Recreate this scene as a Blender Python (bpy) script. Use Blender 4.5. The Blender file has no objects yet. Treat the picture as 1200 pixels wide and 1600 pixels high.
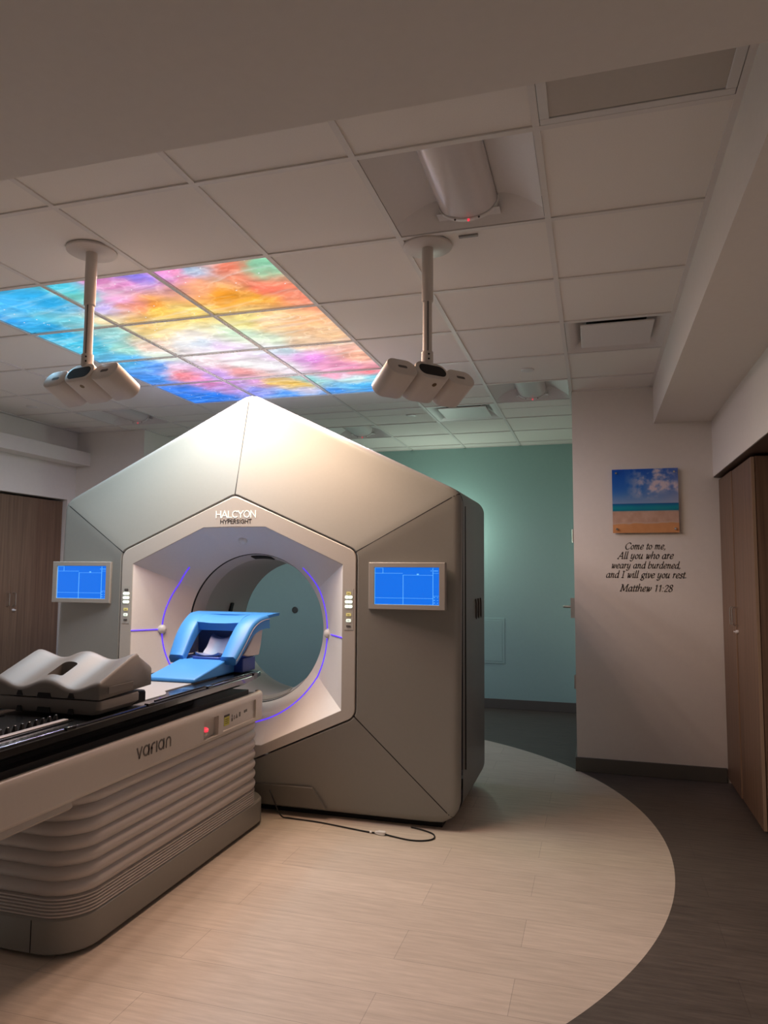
import bpy, bmesh, math, random
import numpy as np
from mathutils import Vector, Matrix
random.seed(7)
PI = math.pi
S = bpy.context.scene
COL = S.collection

# ------------------------------------------------------------------ camera, world, exposure, big lights
H_CAM, CE = 1.45, 2.846                       # eye height, ceiling height
yaw, pitch, roll = 0.285094, 0.083754, 0.006615
F = Vector((-math.sin(yaw)*math.cos(pitch), math.cos(yaw)*math.cos(pitch), math.sin(pitch)))
r0 = Vector((math.cos(yaw), math.sin(yaw), 0)); u0 = r0.cross(F)
RR = math.cos(roll)*r0 + math.sin(roll)*u0
UU = -math.sin(roll)*r0 + math.cos(roll)*u0
cam = bpy.data.cameras.new('camera')
camo = bpy.data.objects.new('camera', cam); COL.objects.link(camo)
cam.sensor_fit = 'HORIZONTAL'; cam.sensor_width = 36.0; cam.lens = 1121.73*36/1200
cam.clip_start = 0.02
camo.matrix_world = Matrix(((RR.x, UU.x, -F.x, 0), (RR.y, UU.y, -F.y, 0), (RR.z, UU.z, -F.z, H_CAM), (0, 0, 0, 1)))
S.camera = camo
S.view_settings.view_transform = 'Standard'; S.view_settings.look = 'None'
S.view_settings.gamma = 1.0; S.view_settings.use_curve_mapping = False
S.view_settings.exposure = 0.0
w = bpy.data.worlds.new('world'); S.world = w; w.use_nodes = True
w.node_tree.nodes['Background'].inputs[0].default_value = (0.9, 0.85, 0.8, 1)
w.node_tree.nodes['Background'].inputs[1].default_value = 0.02
PANEL_WATT = 36.0                             # added unseen spots under every backlit ceiling panel
PANEL_SAT = .8
PANEL_GLOW = 1.0
ADDED_LAMP_WATT = 14.0  # added lamp behind the machine, for the glow on the teal wall

# ceiling grid (2 ft module)
TT, GX, GY = 0.6096, -0.1528, 2.197
def gx(i): return GX + i*TT
def gy(j): return GY + j*TT
CX = -2.14                                    # machine and couch axis

# ------------------------------------------------------------------ materials
def lin(c):
    return tuple(((v/255)/12.92 if v/255 <= .04045 else ((v/255+.055)/1.055)**2.4) for v in c)
MATS = {}
def mat(name, col, rough=.5, metal=0., emit=None, estr=0., noise=0., nscale=60., bump=0., spec=None, coat=0.):
    if name in MATS: return MATS[name]
    m = bpy.data.materials.new(name); m.use_nodes = True; nt = m.node_tree; b = nt.nodes['Principled BSDF']
    b.inputs['Base Color'].default_value = (*col, 1); b.inputs['Roughness'].default_value = rough
    b.inputs['Metallic'].default_value = metal
    if spec is not None: b.inputs['Specular IOR Level'].default_value = spec
    if coat: b.inputs['Coat Weight'].default_value = coat
    if emit is not None:
        b.inputs['Emission Color'].default_value = (*emit, 1); b.inputs['Emission Strength'].default_value = estr
    tc = nt.nodes.new('ShaderNodeTexCoord'); n = nt.nodes.new('ShaderNodeTexNoise')
    n.inputs['Scale'].default_value = nscale; n.inputs['Detail'].default_value = 4
    nt.links.new(tc.outputs['Object'], n.inputs['Vector'])
    mx = nt.nodes.new('ShaderNodeMix'); mx.data_type = 'RGBA'
    k = max(noise, .03)
    mx.inputs[6].default_value = (*[v*(1-k) for v in col], 1); mx.inputs[7].default_value = (*[min(1, v*(1+k)) for v in col], 1)
    nt.links.new(n.outputs['Fac'], mx.inputs[0]); nt.links.new(mx.outputs[2], b.inputs['Base Color'])
    if bump:
        bp = nt.nodes.new('ShaderNodeBump'); bp.inputs['Strength'].default_value = bump; bp.inputs['Distance'].default_value = .002
        nt.links.new(n.outputs['Fac'], bp.inputs['Height']); nt.links.new(bp.outputs['Normal'], b.inputs['Normal'])
    MATS[name] = m; return m

def wood_mat(name, c1, c2, axis='Z', rough=.45):
    m = bpy.data.materials.new(name); m.use_nodes = True; nt = m.node_tree; b = nt.nodes['Principled BSDF']
    tc = nt.nodes.new('ShaderNodeTexCoord'); mp = nt.nodes.new('ShaderNodeMapping')
    mp.inputs['Scale'].default_value = (38, 38, .9) if axis == 'Z' else (.9, 38, 38)
    n = nt.nodes.new('ShaderNodeTexNoise'); n.inputs['Scale'].default_value = 1.6; n.inputs['Detail'].default_value = 7; n.inputs['Roughness'].default_value = .6
    cr = nt.nodes.new('ShaderNodeValToRGB')
    cr.color_ramp.elements[0].position = .3; cr.color_ramp.elements[0].color = (*c1, 1)
    cr.color_ramp.elements[1].position = .72; cr.color_ramp.elements[1].color = (*c2, 1)
    nt.links.new(tc.outputs['Object'], mp.inputs[0]); nt.links.new(mp.outputs[0], n.inputs['Vector'])
    nt.links.new(n.outputs['Fac'], cr.inputs[0]); nt.links.new(cr.outputs[0], b.inputs['Base Color'])
    b.inputs['Roughness'].default_value = rough
    MATS[name] = m; return m

def floor_mat():
    m = bpy.data.materials.new('floor_planks'); m.use_nodes = True; nt = m.node_tree; b = nt.nodes['Principled BSDF']
    L = nt.links.new; N = nt.nodes.new
    geo = N('ShaderNodeNewGeometry')
    br = N('ShaderNodeTexBrick'); br.inputs['Scale'].default_value = 1
    br.inputs['Brick Width'].default_value = 1.22; br.inputs['Row Height'].default_value = .229
    br.inputs['Mortar Size'].default_value = .0013; br.inputs['Mortar Smooth'].default_value = .3
    br.inputs['Color1'].default_value = (.94, .94, .94, 1); br.inputs['Color2'].default_value = (1.03, 1.03, 1.03, 1)
    br.inputs['Mortar'].default_value = (.62, .62, .62, 1); br.offset = .37
    mp0 = N('ShaderNodeMapping'); mp0.inputs['Location'].default_value = (.3, .015, 0)
    L(geo.outputs['Position'], mp0.inputs[0]); L(mp0.outputs[0], br.inputs['Vector'])
    mp = N('ShaderNodeMapping'); mp.inputs['Scale'].default_value = (3.2, 34, 1)
    L(geo.outputs['Position'], mp.inputs[0])
    n = N('ShaderNodeTexNoise'); n.inputs['Scale'].default_value = 1.5; n.inputs['Detail'].default_value = 8; n.inputs['Roughness'].default_value = .65
    L(mp.outputs[0], n.inputs['Vector'])
    cl = N('ShaderNodeValToRGB'); cd = N('ShaderNodeValToRGB')
    for c, a, e in ((cl, (.47, .395, .325), (.61, .52, .435)), (cd, (.058, .047, .040), (.120, .098, .082))):
        c.color_ramp.elements[0].position = .3; c.color_ramp.elements[0].color = (*a, 1)
        c.color_ramp.elements[1].position = .68; c.color_ramp.elements[1].color = (*e, 1)
        L(n.outputs['Fac'], c.inputs[0])
    vd = N('ShaderNodeVectorMath'); vd.operation = 'DISTANCE'; vd.inputs[1].default_value = (-2.397, 4.054, 0)
    L(geo.outputs['Position'], vd.inputs[0])
    lt = N('ShaderNodeMath'); lt.operation = 'GREATER_THAN'; lt.inputs[1].default_value = 2.751
    L(vd.outputs['Value'], lt.inputs[0])
    mx = N('ShaderNodeMix'); mx.data_type = 'RGBA'
    L(lt.outputs[0], mx.inputs[0]); L(cl.outputs[0], mx.inputs[6]); L(cd.outputs[0], mx.inputs[7])
    ml = N('ShaderNodeMix'); ml.data_type = 'RGBA'; ml.blend_type = 'MULTIPLY'; ml.inputs[0].default_value = 1
    L(mx.outputs[2], ml.inputs[6]); L(br.outputs['Color'], ml.inputs[7])
    L(ml.outputs[2], b.inputs['Base Color'])
    b.inputs['Roughness'].default_value = .42; b.inputs['Specular IOR Level'].default_value = .35
    return m

def attr_mat(name, strength, emit):
    m = bpy.data.materials.new(name); m.use_nodes = True; nt = m.node_tree; b = nt.nodes['Principled BSDF']
    a = nt.nodes.new('ShaderNodeAttribute'); a.attribute_name = 'art'
    if emit:
        e = nt.nodes.new('ShaderNodeEmission'); e.inputs['Strength'].default_value = strength
        nt.links.new(a.outputs['Color'], e.inputs['Color']); nt.nodes.remove(b)
        nt.links.new(e.outputs[0], nt.nodes['Material Output'].inputs['Surface'])
    else:
        b.inputs['Roughness'].default_value = .25
        nt.links.new(a.outputs['Color'], b.inputs['Base Color'])
    return m

WALL = mat('wall_paint', (.77, .735, .68), .75, noise=.03, nscale=30)
TEAL = mat('teal_paint', (.32, .515, .485), .65, noise=.03, nscale=30)
TILE = mat('ceiling_tile', (.83, .795, .745), .85, noise=.05, nscale=220, bump=.15)
TEE = mat('white_tee', (.74, .71, .68), .5)
DARK = mat('void_black', (.012, .012, .012), .8)
BASEB = mat('vinyl_base', (.11, .105, .09), .5)
FLOOR = floor_mat()
WOOD = wood_mat('walnut_laminate', (.105, .058, .034), (.205, .122, .075))
WOOD_DARK = wood_mat('dark_walnut', (.05, .03, .02), (.09, .055, .036))
STEEL = mat('brushed_steel', (.62, .58, .54), .3, metal=1.)
SHROUD = mat('silver_shroud', (.222, .220, .204), .42, noise=.03)
SHROUD_SIDE = mat('graphite_side', (.15, .15, .145), .42)
BEZEL = mat('warm_white_plastic', (.42, .39, .36), .45)
FUNNEL = mat('funnel_plastic', (.70, .66, .65), .5)
LINER = mat('bore_liner', (.42, .41, .40), .45)
BLACK = mat('black_plastic', (.014, .014, .015), .6, spec=.25)
CARBON = mat('gloss_carbon', (.010, .010, .011), .22, coat=.5)
COUCHW = mat('couch_shell_plastic', (.50, .46, .42), .36)
BELLOW = mat('bellows_rubber', (.46, .42, .395), .5)
PLINTHM = mat('grey_plinth_paint', (.23, .22, .20), .4)
GREYFOAM = mat('grey_skinned_foam', (.16, .149, .138), .48, noise=.06, nscale=250, bump=.1)
BLUEFOAM = mat('blue_skinned_foam', (.055, .27, .70), .42, noise=.04, nscale=200)
CUPM = mat('pale_blue_cup', (.19, .235, .40), .35)
PALEP = mat('pale_support_plastic', (.55, .50, .49), .4)
WHITEP = mat('white_plastic', (.72, .70, .68), .4)
PODP = mat('cream_plastic', (.62, .575, .53), .42)
INK = mat('dark_vinyl', (.03, .024, .022), .5)
GREYINK = mat('grey_ink', (.10, .09, .085), .5)
VIOLET = mat('violet_laser', (.1, .05, .5), .5, emit=lin((84, 50, 240)), estr=1.15)
SCREEN = mat('blue_screen', (.01, .02, .05), .25, emit=lin((0, 110, 232)), estr=1.0)
SCREENL = mat('screen_lines', (.1, .2, .4), .4, emit=lin((95, 190, 255)), estr=.9)
BTN = mat('lit_button', (.7, .75, .7), .4, emit=lin((228, 245, 225)), estr=.95)
BTNY = mat('amber_button', (.5, .45, .2), .4, emit=lin((190, 175, 100)), estr=.6)
REDLED = mat('red_led', (.5, .05, .05), .4, emit=(1, .05, .09), estr=.9)
YELLOW = mat('yellow_label', (.50, .47, .06), .5)
LOGOW = mat('lit_logo', (.8, .82, .78), .4, emit=lin((235, 240, 222)), estr=.5)
ADDEDLAMPM = mat('added_lamp_glow', (.8, .85, .75), .4, emit=(.75, 1., .72), estr=3.)
CHROME = mat('chrome', (.7, .7, .7), .15, metal=1.)

# ------------------------------------------------------------------ mesh helpers
class MB:
    def __init__(s): s.v = []; s.f = []; s.m = []; s.mats = []; s.cur = 0
    def use(s, m):
        if m not in s.mats: s.mats.append(m)
        s.cur = s.mats.index(m); return s
    def add(s, vs, fs):
        o = len(s.v); s.v += [tuple(p) for p in vs]
        for f in fs: s.f.append(tuple(i+o for i in f)); s.m.append(s.cur)
        return s
    def box(s, x0, x1, y0, y1, z0, z1):
        return s.add([(x0,y0,z0),(x1,y0,z0),(x1,y1,z0),(x0,y1,z0),(x0,y0,z1),(x1,y0,z1),(x1,y1,z1),(x0,y1,z1)],
                     [(0,3,2,1),(4,5,6,7),(0,1,5,4),(1,2,6,5),(2,3,7,6),(3,0,4,7)])
    def loft(s, loops, closed=True, cap0=False, cap1=False):
        n = len(loops[0]); vs = [p for l in loops for p in l]; fs = []
        for a in range(len(loops)-1):
            for i in range(n if closed else n-1):
                j = (i+1) % n
                fs.append((a*n+i, a*n+j, (a+1)*n+j, (a+1)*n+i))
        if cap0: fs.append(tuple(reversed(range(n))))
        if cap1: fs.append(tuple((len(loops)-1)*n+i for i in range(n)))
        return s.add(vs, fs)
    def prism(s, poly, axis, a, b):
        def P(p, t):
            return {'x': (t, p[0], p[1]), 'y': (p[0], t, p[1]), 'z': (p[0], p[1], t)}[axis]
        return s.loft([[P(p, a) for p in poly], [P(p, b) for p in poly]], True, True, True)
    def tube(s, pts, r, n=10, caps=True):
        pts = [Vector(p) for p in pts]; loops = []; up = None
        for i, p in enumerate(pts):
            d = (pts[min(i+1, len(pts)-1)] - pts[max(i-1, 0)]).normalized()
            if up is None: up = Vector((0, 0, 1)) if abs(d.z) < .9 else Vector((1, 0, 0))
            a = d.cross(up).normalized(); b_ = a.cross(d).normalized(); up = b_
            rr = r[i] if isinstance(r, (list, tuple)) else r
            loops.append([p + a*rr*math.cos(2*PI*k/n) + b_*rr*math.sin(2*PI*k/n) for k in range(n)])
        return s.loft(loops, True, caps, caps)
    def lathe(s, prof, c, axis=(0, 0, 1), n=32, caps=True):
        ax = Vector(axis).normalized(); t = Vector((1, 0, 0)) if abs(ax.x) < .9 else Vector((0, 1, 0))
        a = ax.cross(t).normalized(); b_ = ax.cross(a); c = Vector(c)
        loops = [[c + ax*h + (a*math.cos(2*PI*k/n) + b_*math.sin(2*PI*k/n))*r for k in range(n)] for r, h in prof]
        return s.loft(loops, True, caps, caps)

ORG = {}
def obj(name, mb, m=None, parent=None, smooth=35, bevel=0., bseg=2, subd=0):
    off = ORG.get(parent.name, Vector((0, 0, 0))) if parent else Vector((0, 0, 0))
    me = bpy.data.meshes.new(name)
    me.from_pydata([(x-off.x, y-off.y, z-off.z) for x, y, z in mb.v], [], mb.f)
    if mb.mats:
        for q in mb.mats: me.materials.append(q)
        me.polygons.foreach_set('material_index', mb.m)
    else: me.materials.append(m)
    bm = bmesh.new(); bm.from_mesh(me)
    bmesh.ops.recalc_face_normals(bm, faces=bm.faces); bm.to_mesh(me); bm.free()
    me.polygons.foreach_set('use_smooth', [True]*len(me.polygons))
    me.set_sharp_from_angle(angle=math.radians(smooth)); me.update()
    o = bpy.data.objects.new(name, me); COL.objects.link(o)
    if parent: o.parent = parent
    ORG[o.name] = off.copy()
    if bevel:
        b = o.modifiers.new('bevel', 'BEVEL'); b.width = bevel; b.segments = bseg; b.limit_method = 'ANGLE'; b.angle_limit = math.radians(40)
        b.harden_normals = False
    if subd:
        d = o.modifiers.new('subd', 'SUBSURF'); d.levels = subd; d.render_levels = subd
    return o
def thing(name, label, cat, loc, group=None):
    o = bpy.data.objects.new(name, None); COL.objects.link(o); o.empty_display_size = .1
    o.location = loc; ORG[o.name] = Vector(loc)
    o['label'] = label; o['category'] = cat
    if group: o['group'] = group
    return o
def tag(o, label, cat, group=None):
    o['label'] = label; o['category'] = cat
    if group: o['group'] = group
    return o
def struct(name, mb, m=None, parent=None, **k):
    o = obj(name, mb, m, parent, **k)
    if parent is None: o['kind'] = 'structure'
    return o
def ctr(o, c):
    """move a single-mesh object's origin to c"""
    c = Vector(c); d = c - Vector(o.location)
    o.data.transform(Matrix.Translation(-d)); o.location = c; ORG[o.name] = c
    return o
def rpoly(pts, rad, na=8):
    """rounded polygon: returns (points, index of every corner's mid-arc)"""
    out = []; mids = []; n = len(pts)
    for i in range(n):
        p = Vector(pts[i]); a = (Vector(pts[i-1])-p); b = (Vector(pts[(i+1) % n])-p)
        r = rad[i] if isinstance(rad, (list, tuple)) else rad
        if r <= 0: mids.append(len(out)); out.append(p); continue
        a.normalize(); b.normalize(); ang = a.angle(b); d = r/math.tan(ang/2)
        c = p + (a+b).normalized()*(r/math.sin(ang/2))
        p0 = p + a*d - c; p1 = p + b*d - c; tot = p0.angle_signed(p1) if len(p) == 2 else 0
        for k in range(na+1):
            t = k/na; q = p0.copy(); q.rotate(Matrix.Rotation(-tot*t, 2)) if False else None
            th = math.atan2(p0.y, p0.x); dth = math.atan2(p0.x*p1.y-p0.y*p1.x, p0.dot(p1))
            out.append(c + Vector((math.cos(th+dth*t), math.sin(th+dth*t)))*r)
            if k == na//2: mids.append(len(out)-1)
    return out, mids
def resample(pl, m):
    d = [0]
    for a, b in zip(pl, pl[1:]): d.append(d[-1] + (b-a).length)
    out = []
    for k in range(m):
        s = d[-1]*k/(m-1); i = 0
        while i < len(d)-2 and d[i+1] < s: i += 1
        t = (s-d[i])/max(1e-9, d[i+1]-d[i]); out.append(pl[i].lerp(pl[i+1], min(1, max(0, t))))
    return out
def sm(t): t = max(0, min(1, t)); return t*t*(3-2*t)
def catmull(p, closed=False, k=6):
    p = [Vector(q) for q in p]
    if len(p) < 3: return p
    n = len(p); out = []
    for i in range(n if closed else n-1):
        g = (lambda j: p[j % n]) if closed else (lambda j: p[max(0, min(n-1, j))])
        a, b, c, d = g(i-1), g(i), g(i+1), g(i+2)
        for s in range(k):
            t = s/k
            out.append(.5*((2*b)+(c-a)*t+(2*a-5*b+4*c-d)*t*t+(3*b-a-3*c+d)*t**3))
    out.append(p[0] if closed else p[-1]); return out

# ------------------------------------------------------------------ lettering: strokes swept with a pen
ITAL = {
 'a': (.5, [[(.36,.44),(.25,.5),(.1,.4),(.05,.2),(.1,.03),(.2,0),(.33,.15),(.37,.45)], [(.38,.5),(.36,.1),(.4,0),(.48,.06)]]),
 'b': (.46, [[(.08,.85),(.06,.1),(.15,0),(.3,.05),(.38,.25),(.33,.45),(.22,.5),(.08,.35)]]),
 'd': (.5, [[(.36,.44),(.25,.5),(.1,.4),(.05,.2),(.1,.03),(.2,0),(.33,.15),(.37,.4)], [(.38,.85),(.36,.1),(.4,0),(.48,.06)]]),
 'e': (.42, [[(.06,.22),(.25,.26),(.34,.38),(.28,.5),(.17,.48),(.06,.3),(.07,.1),(.17,0),(.3,.05),(.36,.12)]]),
 'g': (.46, [[(.36,.42),(.22,.5),(.08,.38),(.1,.2),(.22,.15),(.33,.25),(.36,.42)], [(.15,.17),(.1,.06),(.3,0),(.36,-.12),(.25,-.27),(.1,-.27),(.03,-.17),(.12,-.05)], [(.36,.45),(.45,.48)]]),
 'h': (.5, [[(.08,.85),(.06,0)], [(.07,.25),(.2,.45),(.3,.5),(.36,.4),(.34,.1),(.38,0),(.46,.06)]]),
 'i': (.24, [[(.02,.42),(.1,.5),(.09,.1),(.13,0),(.21,.06)], [(.1,.68),(.12,.7)]]),
 'l': (.23, [[(.1,.85),(.08,.1),(.12,0),(.2,.06)]]),
 'm': (.68, [[(.02,.42),(.1,.5),(.08,0)], [(.09,.25),(.22,.48),(.3,.45),(.29,0)], [(.3,.25),(.43,.48),(.51,.45),(.5,.1),(.54,0),(.62,.06)]]),
 'n': (.48, [[(.02,.42),(.1,.5),(.08,0)], [(.09,.25),(.22,.46),(.31,.47),(.33,.38),(.31,.1),(.35,0),(.43,.06)]]),
 'o': (.42, [[(.22,.5),(.08,.38),(.06,.15),(.18,0),(.32,.1),(.35,.33),(.22,.5)]]),
 'r': (.34, [[(.02,.42),(.1,.5),(.08,0)], [(.09,.25),(.2,.46),(.3,.46)]]),
 's': (.33, [[(.28,.43),(.18,.5),(.08,.4),(.15,.28),(.25,.18),(.2,.03),(.1,0),(.03,.07)]]),
 't': (.27, [[(.13,.68),(.1,.1),(.15,0),(.24,.06)], [(.02,.48),(.24,.49)]]),
 'u': (.5, [[(.02,.42),(.1,.5),(.08,.12),(.15,0),(.25,.08),(.34,.3)], [(.36,.5),(.34,.1),(.38,0),(.46,.06)]]),
 'v': (.4, [[(.02,.45),(.1,.48),(.16,0),(.32,.25),(.34,.48)]]),
 'w': (.58, [[(.02,.45),(.1,.48),(.13,.02),(.3,.4)], [(.3,.48),(.31,.02),(.48,.25),(.5,.48)]]),
 'y': (.48, [[(.02,.42),(.1,.5),(.08,.12),(.15,0),(.25,.08),(.34,.3)], [(.36,.5),(.33,0),(.22,-.25),(.08,-.25),(.04,-.18)]]),
 'C': (.66, [[(.62,.62),(.56,.74),(.4,.78),(.15,.62),(.07,.32),(.2,.03),(.4,0),(.58,.14)]]),
 'A': (.66, [[(.02,0),(.4,.78)], [(.4,.78),(.52,0)], [(.18,.28),(.5,.28)], [(-.04,0),(.1,0)], [(.44,0),(.6,0)]]),
 'I': (.34, [[(.14,.76),(.14,0)], [(.04,.76),(.24,.76)], [(.04,0),(.24,0)]]),
 'M': (.86, [[(.08,0),(.16,.76)], [(.16,.76),(.38,.05)], [(.38,.05),(.68,.76)], [(.68,.76),(.7,0)], [(0,0),(.16,0)], [(.62,0),(.8,0)], [(.06,.76),(.16,.76)], [(.68,.76),(.78,.76)]]),
 ',': (.2, [[(.08,.04),(.1,0),(.05,-.12)]]), '.': (.2, [[(.04,.03),(.12,.045)]]), ':': (.24, [[(.07,.04),(.1,.04)], [(.07,.42),(.1,.42)]]),
 '1': (.42, [[(.08,.6),(.22,.74)], [(.22,.74),(.22,0)]]), '2': (.46, [[(.05,.58),(.14,.72),(.3,.7),(.36,.56),(.25,.34),(.04,.02)], [(.04,.02),(.38,.02)]]),
 '8': (.46, [[(.22,.4),(.08,.55),(.14,.72),(.28,.74),(.36,.58),(.22,.4),(.06,.22),(.1,.03),(.26,0),(.38,.14),(.34,.3),(.22,.4)]]), ' ': (.28, []),
}
def arc(cx, cy, rx, ry, a0, a1, n=10):
    return [(cx+rx*math.cos(math.radians(a0+(a1-a0)*k/n)), cy+ry*math.sin(math.radians(a0+(a1-a0)*k/n))) for k in range(n+1)]
SANS = {
 'v': (.46, [[(0,.5),(.2,0)], [(.2,0),(.4,.5)]]), 'a': (.6, [arc(.25,.25,.24,.25,0,360,16), [(.49,.5),(.49,0)]]),
 'r': (.36, [[(.05,0),(.05,.3)]+arc(.27,.28,.22,.22,180,80,6)]), 'i': (.16, [[(.07,.5),(.07,0)]]),
 'n': (.56, [[(.05,0),(.05,.28)]+arc(.26,.29,.21,.21,180,0,9)+[(.47,0)]]),
 'H': (.74, [[(.06,0),(.06,.7)], [(.62,0),(.62,.7)], [(.06,.36),(.62,.36)]]), 'A': (.72, [[(0,0),(.33,.7),(.66,0)], [(.16,.22),(.5,.22)]]),
 'L': (.52, [[(.06,.7),(.06,0),(.48,0)]]), 'C': (.70, [arc(.38,.35,.33,.35,50,310,14)]), 'Y': (.66, [[(0,.7),(.31,.34),(.62,.7)], [(.31,.34),(.31,0)]]),
 'O': (.80, [arc(.39,.35,.34,.35,0,360,20)]), 'N': (.74, [[(.06,0),(.06,.7),(.62,0),(.62,.7)]]),
 'P': (.54, [[(.06,0),(.06,.7),(.28,.7)]+arc(.28,.52,.2,.18,90,-90,8)+[(.06,.34)]]), 'E': (.52, [[(.46,.7),(.06,.7),(.06,0),(.46,0)], [(.06,.36),(.42,.36)]]),
 'R': (.58, [[(.06,0),(.06,.7),(.28,.7)]+arc(.28,.52,.2,.18,90,-90,8)+[(.06,.34)], [(.28,.34),(.5,0)]]),
 'S': (.54, [arc(.26,.52,.19,.18,30,270,9)+arc(.26,.17,.2,.17,90,-150,9)]), 'I': (.22, [[(.1,0),(.1,.7)]]),
 'G': (.76, [arc(.38,.35,.33,.35,45,330,14)+[(.68,.32),(.42,.32)]]), 'T': (.56, [[(0,.7),(.52,.7)], [(.26,.7),(.26,0)]]), ' ': (.3, []),
}
def text_mesh(txt, font, org, ux, uy, un, size, pen=(.1, .04, 40), shear=0., align='c', thick=.0015, curve=True, track=0.):
    """lettering as thin raised strokes in the plane (ux, uy) at org"""
    org, ux, uy, un = Vector(org), Vector(ux).normalized(), Vector(uy).normalized(), Vector(un).normalized()
    W = sum(font[c][0]+track for c in txt) - track
    x = -W/2 if align == 'c' else 0
    mb = MB(); na = math.radians(pen[2]); nu = Vector((math.cos(na), math.sin(na)))
    for ci, c in enumerate(txt):
        adv, strokes = font[c]
        for st in strokes:
            pl = catmull(st) if curve else [Vector(q) for q in st]
            pl = [Vector((x+q.x+shear*q.y, q.y)) for q in pl]
            L, R = [], []
            for i, q in enumerate(pl):
                d0 = (q-pl[i-1]).normalized() if i else None; d1 = (pl[i+1]-q).normalized() if i < len(pl)-1 else None
                d = ((d0 or d1)+(d1 or d0)); d = d.normalized() if d.length > 1e-6 else (d0 or d1)
                n = Vector((-d.y, d.x)); c_ = n.dot(nu); h = math.sqrt((pen[0]*c_)**2+(pen[1]**2)*(1-c_*c_))/2
                if d0 and d1: h = h/max(.5, n.dot(Vector((-d1.y, d1.x))))
                e = Vector((0, 0))
                if not d0: e = -d*pen[1]*.5
                if not d1: e = d*pen[1]*.5
                L.append(q+n*h+e); R.append(q-n*h+e)
            w3 = lambda q, t: org + ux*(q.x*size) + uy*(q.y*size) + un*t
            mb.loft([[w3(l, .0003), w3(r, .0003), w3(r, thick), w3(l, thick)] for l, r in zip(L, R)], True, True, True)
        x += adv+track
    return mb

# ------------------------------------------------------------------ numpy value noise for the two printed pictures
rng = np.random.RandomState(3)
_T = rng.rand(256, 256)
def vnoise(x, y):
    xi = np.floor(x).astype(int); yi = np.floor(y).astype(int); fx = x-xi; fy = y-yi
    fx = fx*fx*(3-2*fx); fy = fy*fy*(3-2*fy)
    g = lambda a, b: _T[a & 255, b & 255]
    return (g(xi, yi)*(1-fx)+g(xi+1, yi)*fx)*(1-fy)+(g(xi, yi+1)*(1-fx)+g(xi+1, yi+1)*fx)*fy
def fbm(x, y, o=5):
    s = 0; a = .5; t = 0
    for k in range(o): s = s+a*vnoise(x*2**k+17*k, y*2**k+31*k); t += a; a *= .55
    return s/t
def s2l(c): return np.where(c <= .04045, c/12.92, ((c+.055)/1.055)**2.4)
ART = [(-2.96,3.02,60,170,235),(-2.74,2.96,30,160,225),(-3.14,3.17,40,150,230),(-3.0,3.21,90,195,225),(-2.53,2.95,110,210,190),(-2.52,2.85,60,190,220),(-2.26,2.9,230,130,190),(-2.11,2.84,130,120,240),(-2.36,3.18,245,140,110),(-2.4,3.08,240,160,220),(-2.52,3.13,190,170,235),(-1.92,2.86,235,110,150),(-1.97,2.86,225,140,215),(-1.89,3.04,255,170,120),(-1.82,2.86,150,190,220),(-1.84,3.21,245,150,30),(-1.68,3.25,240,160,50),(-1.6,2.89,250,120,90),(-1.46,2.87,130,205,165),(-1.52,3.14,250,115,90),(-1.43,3.34,250,140,110),(-2.25,3.31,250,200,80),(-2.26,3.21,250,150,50),(-2.08,3.35,255,215,110),(-2.65,3.3,245,215,160),(-2.87,3.3,110,200,215),(-3.05,3.36,30,150,215),(-3.08,3.66,60,185,220),(-3.08,3.47,30,160,215),(-2.88,3.78,160,220,205),(-2.76,3.5,150,210,210),(-2.51,3.56,255,220,140),(-2.31,3.53,255,225,140),(-2.49,3.45,255,190,100),(-2.31,3.74,250,235,220),(-2.61,3.78,255,215,195),(-1.88,3.57,255,235,140),(-1.76,3.65,255,205,150),(-1.59,3.7,255,185,130),(-1.52,3.89,250,200,150),(-2.03,3.69,215,245,215),(-1.94,3.84,225,240,210),(-1.7,3.97,250,210,170),(-2.22,3.96,240,210,245),(-2.3,3.87,210,225,240),(-2.44,4.18,255,230,235),(-2.18,4.33,255,252,250),(-2.05,4.36,250,245,250),(-2.31,4.49,235,150,150),(-1.87,4.26,240,170,240),(-1.75,4.29,235,140,230),(-1.72,4.45,245,160,200),(-1.57,4.49,240,150,190),(-1.47,4.68,240,120,130),(-1.4,4.32,250,180,150),(-1.88,4.09,200,225,235),(-2.82,4.32,250,205,230),(-2.82,4.49,245,130,140),(-2.94,4.2,70,140,245),(-3.14,4.41,60,140,240),(-2.98,4.04,90,170,245),(-3.02,4.03,70,180,225),(-2.73,4.03,220,230,210),(-2.78,4.69,225,130,190),(-2.6,4.55,200,160,240),(-3.07,4.8,50,120,235),(-2.91,5.01,30,110,230),(-3.11,5.05,30,110,225),(-2.68,4.81,210,150,225),(-2.22,4.83,250,205,100),(-2.13,4.92,235,180,60),(-2.11,5.06,205,200,235),(-2.31,4.81,215,150,220),(-2.49,4.96,130,140,235),(-2.32,5.17,70,140,235),(-1.8,4.94,110,190,240),(-1.67,4.98,60,165,235),(-1.57,5.16,50,145,240),(-1.94,4.76,150,225,225),(-1.7,4.79,190,235,235),(-1.61,4.81,220,245,245),(-1.48,4.85,120,210,235),(-1.76,4.69,245,150,180),(-1.95,5.14,60,140,235)]
ARTN = np.array(ART, float)
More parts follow.
